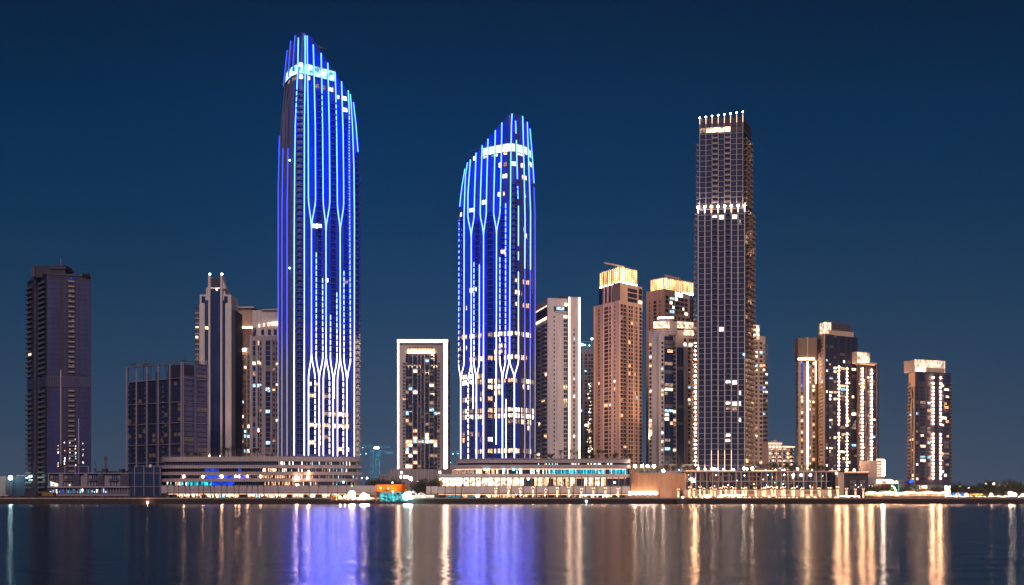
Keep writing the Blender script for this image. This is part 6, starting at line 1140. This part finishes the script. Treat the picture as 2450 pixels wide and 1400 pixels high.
for i, px in enumerate((1186, 1235, 1247, 1276, 1304, 1364, 1390, 1418, 1447, 1475, 1505)): place(ub, wx(px, 707), 706.5+ra.uniform(0, 1), PZ, 'cream parasol over a lit table on the quay edge, %s from the left' % ORD[i], 'parasols on the quay edge', ra.random(), 1.0)
def kiosk(px0, px1, y1, label, n_=5, Y=710):
    r = thing('pergola', label, 'pergola', (wx((px0+px1)/2, Y), Y, PZ)); z = wz(y1, Y); MB().box(wx(px0, Y), wx(px1, Y), Y-1.5, Y+2, z-.25, z, M['cloth']).build('roof', r); MB().box(wx(px0, Y)+.3, wx(px1, Y)-.3, Y-1.6, Y-1.52, z-.2, z-.05, E['warm']).build('roof_light', r)
    for i in range(n_): x = wx(px0+(px1-px0)*i/(n_-1), Y); MB().box(x-.12, x+.12, Y-1.4, Y-1.2, PZ, z-.25, M['cloth']).build('post', r); MB().box(x-.4, x+.3, Y-.2, Y, PZ+.2, z-.6, E['shop' if i % 2 else 'warm']).build('curtain_light', r)
kiosk(1389, 1457, 1183.3, 'white lit pergola bar on the quay before the right arcade', 6); kiosk(1720, 1783, 1184, 'white lit pergola on the quay before the tallest beige tower', 6); kiosk(2006, 2056, 1186.5, 'white pergola beside the dark cubic pavilion', 5)
# string of fairy light trees in front of the peach hall
for i, px in enumerate((1510, 1521, 1531, 1543, 1556, 1568)):
    Y = 718; r = thing('dressed_tree', 'bare tree hung with white fairy lights before the peach hall, %s from the left' % ORD[i], 'tree', (wx(px, Y), Y, PZ), 'fairy light trees before the peach hall'); t = MB(); l_ = MB(); x0 = wx(px, Y); t.bar((x0, Y, PZ), (x0, Y, PZ+1.4), .12, M['bark'], 5)
    for q in range(10): a = q*.63; e_ = (x0+1.3*math.cos(a), Y+1.3*math.sin(a), PZ+2.6+.5*(q % 3)); t.bar((x0, Y, PZ+1.3), e_, .06, M['bark'], 4, .02); [l_.ball((x0+(e_[0]-x0)*s_, Y+(e_[1]-Y)*s_, PZ+1.3+(e_[2]-PZ-1.3)*s_), .15, E['white'], 5, 3) for s_ in (.4, .6, .8, 1)]
    t.build('trunk', r); l_.build('fairy_lights', r)
# ---------------------------------------------------------------- boats and pontoon
r = thing('work_barge', 'dark work barge with an orange container and blazing floodlights moored by the left arcade', 'barge', (wx(835, 697), 697, 0)); Y = 696; X = lambda p: wx(p, Y); Z = lambda p: wz(p, Y)
mb = MB(); mb.hexa([(X(790), Y-3, -.5), (X(897), Y-3, -.5), (X(897), Y+3, -.5), (X(790), Y+3, -.5)], [(X(787), Y-3.4, Z(1197)), (X(900), Y-3.4, Z(1197)), (X(900), Y+3.4, Z(1197)), (X(787), Y+3.4, Z(1197))], M['hull']); mb.build('hull', r)
MB().box(X(797), X(805), Y-2, Y+1, Z(1197), Z(1184), mat('orange_container', (.55, .18, .02))).build('container', r); MB().box(X(797.5), X(804.5), Y-2.3, Y-2.02, Z(1188.5), Z(1184.5), emat('lamp_orange_panel', (1, .35, .03), 1.2)).build('container_lamp', r)
MB().box(X(792), X(796), Y-1, Y+1, Z(1197), Z(1180), M['offw']).build('cabin', r)
for i in range(22): px = 806+i*3.4; MB().box(X(px), X(px+1.4), Y-1.5, Y-1, Z(1197), Z(1197-ra.uniform(2, 9)), M[ra.choice(('umber', 'orange', 'metal', 'cloth', 'dark'))]).build('deck_cargo', r)
for px, py, r_ in ((843, 1182, 1.7), (872, 1187, 1.5), (866, 1188, .8), (815, 1190, .6), (826, 1189, .4), (882, 1190, .6)): MB().ball((X(px), Y-1.8, Z(py)), r_, E['flood'] if r_ > 1 else E['bulb']).build('floodlight', r); MB().bar((X(px), Y-1.2, Z(1197)), (X(px), Y-1.2, Z(py)-r_*.5), .1, M['black'], 5).build('lamp_post', r)
MB().bar((X(842), Y, Z(1197)), (X(842), Y, Z(1164)), .1, M['black'], 5).build('signal_mast', r); MB().ball((X(842.5), Y-.3, Z(1163)), .45, E['green'], 8, 5).build('signal_lamp', r)
r = thing('floating_pavilion', 'floating scaffold pavilion with a glowing orange fabric band and teal lit nets', 'pavilion', (wx(936, 697), 697, 0)); Y = 695
MB().box(X(899), X(973), Y-2, Y+5, -.4, Z(1200), M['hull']).build('pontoon', r)
p_ = Path([(899, 698), (903, 694), (968, 694), (973, 698)]); mb = MB(); p_.band(mb, 0, p_.len, Z(1177.5), Z(1160), -.3, 0, E['orange']); mb.build('fabric_band', r); MB().box(X(901), X(972), Y-.5, Y+5, Z(1160), Z(1158.6), M['umber']).build('roof', r)
mb = MB()
for px in range(901, 974, 9): mb.bar((X(px), Y-.8, 0), (X(px), Y-.8, Z(1159)), .13, M['black'], 4)
for py in (1160, 1169, 1177, 1184, 1192, 1200): mb.bar((X(900), Y-.9, Z(py)), (X(973), Y-.9, Z(py)), .09, M['black'], 4)
for px in range(901, 965, 9): mb.bar((X(px), Y-1, Z(1200)), (X(px+9), Y-1, Z(1178)), .06, M['metal'], 3)
mb.build('scaffold', r); MB().box(X(908), X(970), Y+2, Y+2.2, Z(1200), Z(1178), emat('lamp_teal_net', (.06, .40, .44), .9, var=1.6, scale=(.8, .8, .8), lo=.05)).build('lit_net', r)
for px, py in ((911, 1168), (929, 1169), (914, 1193), (917, 1194), (940, 1176)): MB().ball((X(px), Y-1.2, Z(py)), .3, E['white' if py < 1180 else 'green'], 6, 4).build('lamp', r)
MB().box(X(897), X(901), Y-1.5, Y+1, 0, Z(1176), M['orange']).build('end_post', r)
r = thing('icy_floodlight', 'blinding icy white floodlight cluster beside the orange pavilion', 'floodlight', (wx(974, 696), 696, 0)); MB().bar((X(974), 696.4, 0), (X(974), 696.4, Z(1183)), .15, M['black'], 5).build('post', r)
for px, py, r_ in ((972, 1188, 1.9), (978, 1181, 1.2), (984, 1190, .9)): MB().ball((X(px), 695.6, Z(py)), r_, emat('lamp_icy_white', (.55, 1, 1), 40) if px == 972 else bpy.data.materials['lamp_icy_white'], 10, 6).build('lamp_head', r)
for i, (a, b, h, Y2) in enumerate(((983, 1012, 10, 712), (1000, 1038, 7, 706))):
    r = thing('event_canopy', 'glowing white swoop canopy right of the orange pavilion, %s of the two' % ('taller' if i == 0 else 'lower'), 'canopy', (wx((a+b)/2, Y2), Y2, PZ)); mb = MB(); n_ = 14
    for q in range(n_):
        t0, t1 = q/n_, (q+1)/n_; xx = lambda t: wx(a+(b-a)*t, Y2); zz_ = lambda t: PZ+.4+h*(.25+.75*(1-t)**1.5)*(.35+.65*math.sin(math.pi*min(1, t*1.5+.12)))*.42
        mb.hexa([(xx(t0), Y2-2, zz_(t0)-.8), (xx(t1), Y2-2, zz_(t1)-.8), (xx(t1), Y2+2, zz_(t1)-.5), (xx(t0), Y2+2, zz_(t0)-.5)], [(xx(t0), Y2-2, zz_(t0)), (xx(t1), Y2-2, zz_(t1)), (xx(t1), Y2+2, zz_(t1)+.3), (xx(t0), Y2+2, zz_(t0)+.3)], EM)
    mb.build('canopy', r); [MB().bar((xx(t), Y2, PZ), (xx(t), Y2, zz_(t)-.4), .08, M['black'], 4).build('post', r) for t in (.1, .5, .9)]; MB().box(wx(a, Y2), wx(b, Y2), Y2+1, Y2+1.2, PZ+.1, PZ+1.6, E['shop']).build('lit_wall', r)
r = thing('boat', 'small dark flat boat moored before the peach hall', 'boat', (wx(1630, 698), 698, 0)); mb = MB(); Y = 697; mb.hexa([(X(1620), Y-1, -.2), (X(1643), Y-1, -.2), (X(1643), Y+1, -.2), (X(1620), Y+1, -.2)], [(X(1616), Y-1.4, Z(1193.5)), (X(1646), Y-1.4, Z(1192)), (X(1646), Y+1.4, Z(1192)), (X(1616), Y+1.4, Z(1193.5))], M['hull']); mb.build('hull', r); MB().box(X(1622), X(1630), Y-.8, Y+.8, Z(1193.5), Z(1190), M['metal']).build('cabin', r); MB().ball((X(1633), Y-.5, Z(1190)), .3, E['bulb'], 6, 4).build('lamp', r)
r = thing('quay_lamp', 'tiny orange warning light at the waterline of the dark left shore', 'lamp', (wx(350, 699), 699, 0)); MB().ball((X(350), 699, .9), .35, E['bulb'], 6, 4).build('lamp_head', r); MB().bar((X(350), 699.2, 0), (X(350), 699.2, .8), .1, M['black'], 4).build('post', r)
r = thing('quay_lamp', 'low cyan light on the quay edge before the right arcade', 'lamp', (wx(1403, 699), 699, 0)); MB().ball((X(1403), 698.6, 1.3), .6, E['cyan'], 8, 5).build('lamp_head', r); MB().bar((X(1403), 699, 0), (X(1403), 699, 1.0), .1, M['black'], 4).build('post', r)
# far low houses on the right horizon
for i, (a, b, y, Y, lb) in enumerate(((2370, 2402, 1162, 840, 'low distant flat roofed house right of the lone tower'), (2402, 2460, 1157, 860, 'long low distant building touching the right edge of the view'), (2284, 2330, 1166, 900, 'low distant block among trees just right of the lone tower'), (2150, 2176, 1150, 880, 'low distant block just left of the lone tower'), (905, 935, 1136, 900, 'low plain building behind the trees left of the portal tower'), (60, 118, 1172, 870, 'dark low shed at the foot of the dark violet tower'))):
    B = Pod('low_building', lb, 'building', Y, (a+b)/2); p = Path([(a, Y), (b, Y)]); p.pb(B.part('wall'), a, b, 3, B.z(y), -12, 0, M['grey' if a > 100 else 'dark']); p.pb(B.part('parapet'), a-.5, b+.5, B.z(y), B.z(y-1.2), -12, .4, M['slab' if a > 100 else 'dark'])
    x = a+2
    while x < b-3: p.pb(B.rep('window'), x, x+2, B.z(y+7), B.z(y+3), 0, .15, W['dim'] if ra.random() < .35 and a > 100 else M['pane']); x += 5
    B.done()
# rubble bank and low planting along the left quay
r = MB()
for i in range(520):
    px = ra.uniform(0, 400); Y = 703+ra.uniform(0, 16); s_ = ra.uniform(.3, 1.3); x = wx(px, Y); h = ra.uniform(.2, 1.3); r.hexa([(x-s_, Y-.5, PZ-.1), (x+s_, Y-.5, PZ-.1), (x+s_, Y+.5, PZ-.1), (x-s_, Y+.5, PZ-.1)], [(x-s_*.5, Y-.2, PZ+h), (x+s_*.4, Y-.3, PZ+h*.8), (x+s_*.5, Y+.3, PZ+h), (x-s_*.6, Y+.2, PZ+h*.9)], M['quay'])
o = r.build('rubble', stuff=True); tag(o, 'dark heaps of rubble along the unlit left shore', 'rubble')
r = MB()
for i in range(5200):
    z_ = ra.choice(((402, 880), (1040, 1500), (1640, 2000), (2262, 2460))); px = ra.uniform(*z_); Y = 701.5+ra.uniform(0, 3); p = Vector((wx(px, Y), Y, PZ+.1+ra.random()**2*.9)); u = Vector((ra.gauss(0, .25), ra.gauss(0, .2), ra.gauss(0, .2))); r.poly([p-u, p+Vector((.1, .05, .25)), p+u], M['tree'])
o = r.build('undergrowth', stuff=True); tag(o, 'low planting along the quay edge', 'planting')
HD = 0.00005
# ---------------------------------------------------------------- haze: thin humid air over the creek
hm = bpy.data.materials.new('humid_air'); hm.use_nodes = True; n = hm.node_tree; n.nodes.clear(); o_ = n.nodes.new('ShaderNodeOutputMaterial'); v_ = n.nodes.new('ShaderNodeVolumePrincipled')
v_.inputs['Color'].default_value = (.85, .88, .95, 1); v_.inputs['Density'].default_value = HD; v_.inputs['Anisotropy'].default_value = .55; n.links.new(v_.outputs[0], o_.inputs['Volume'])
mb = MB(); mb.box(-3600, 3600, -450, 3600, -3, 330, hm); o = mb.build('haze', stuff=True); tag(o, 'thin humid night air over the creek and the skyline', 'haze')
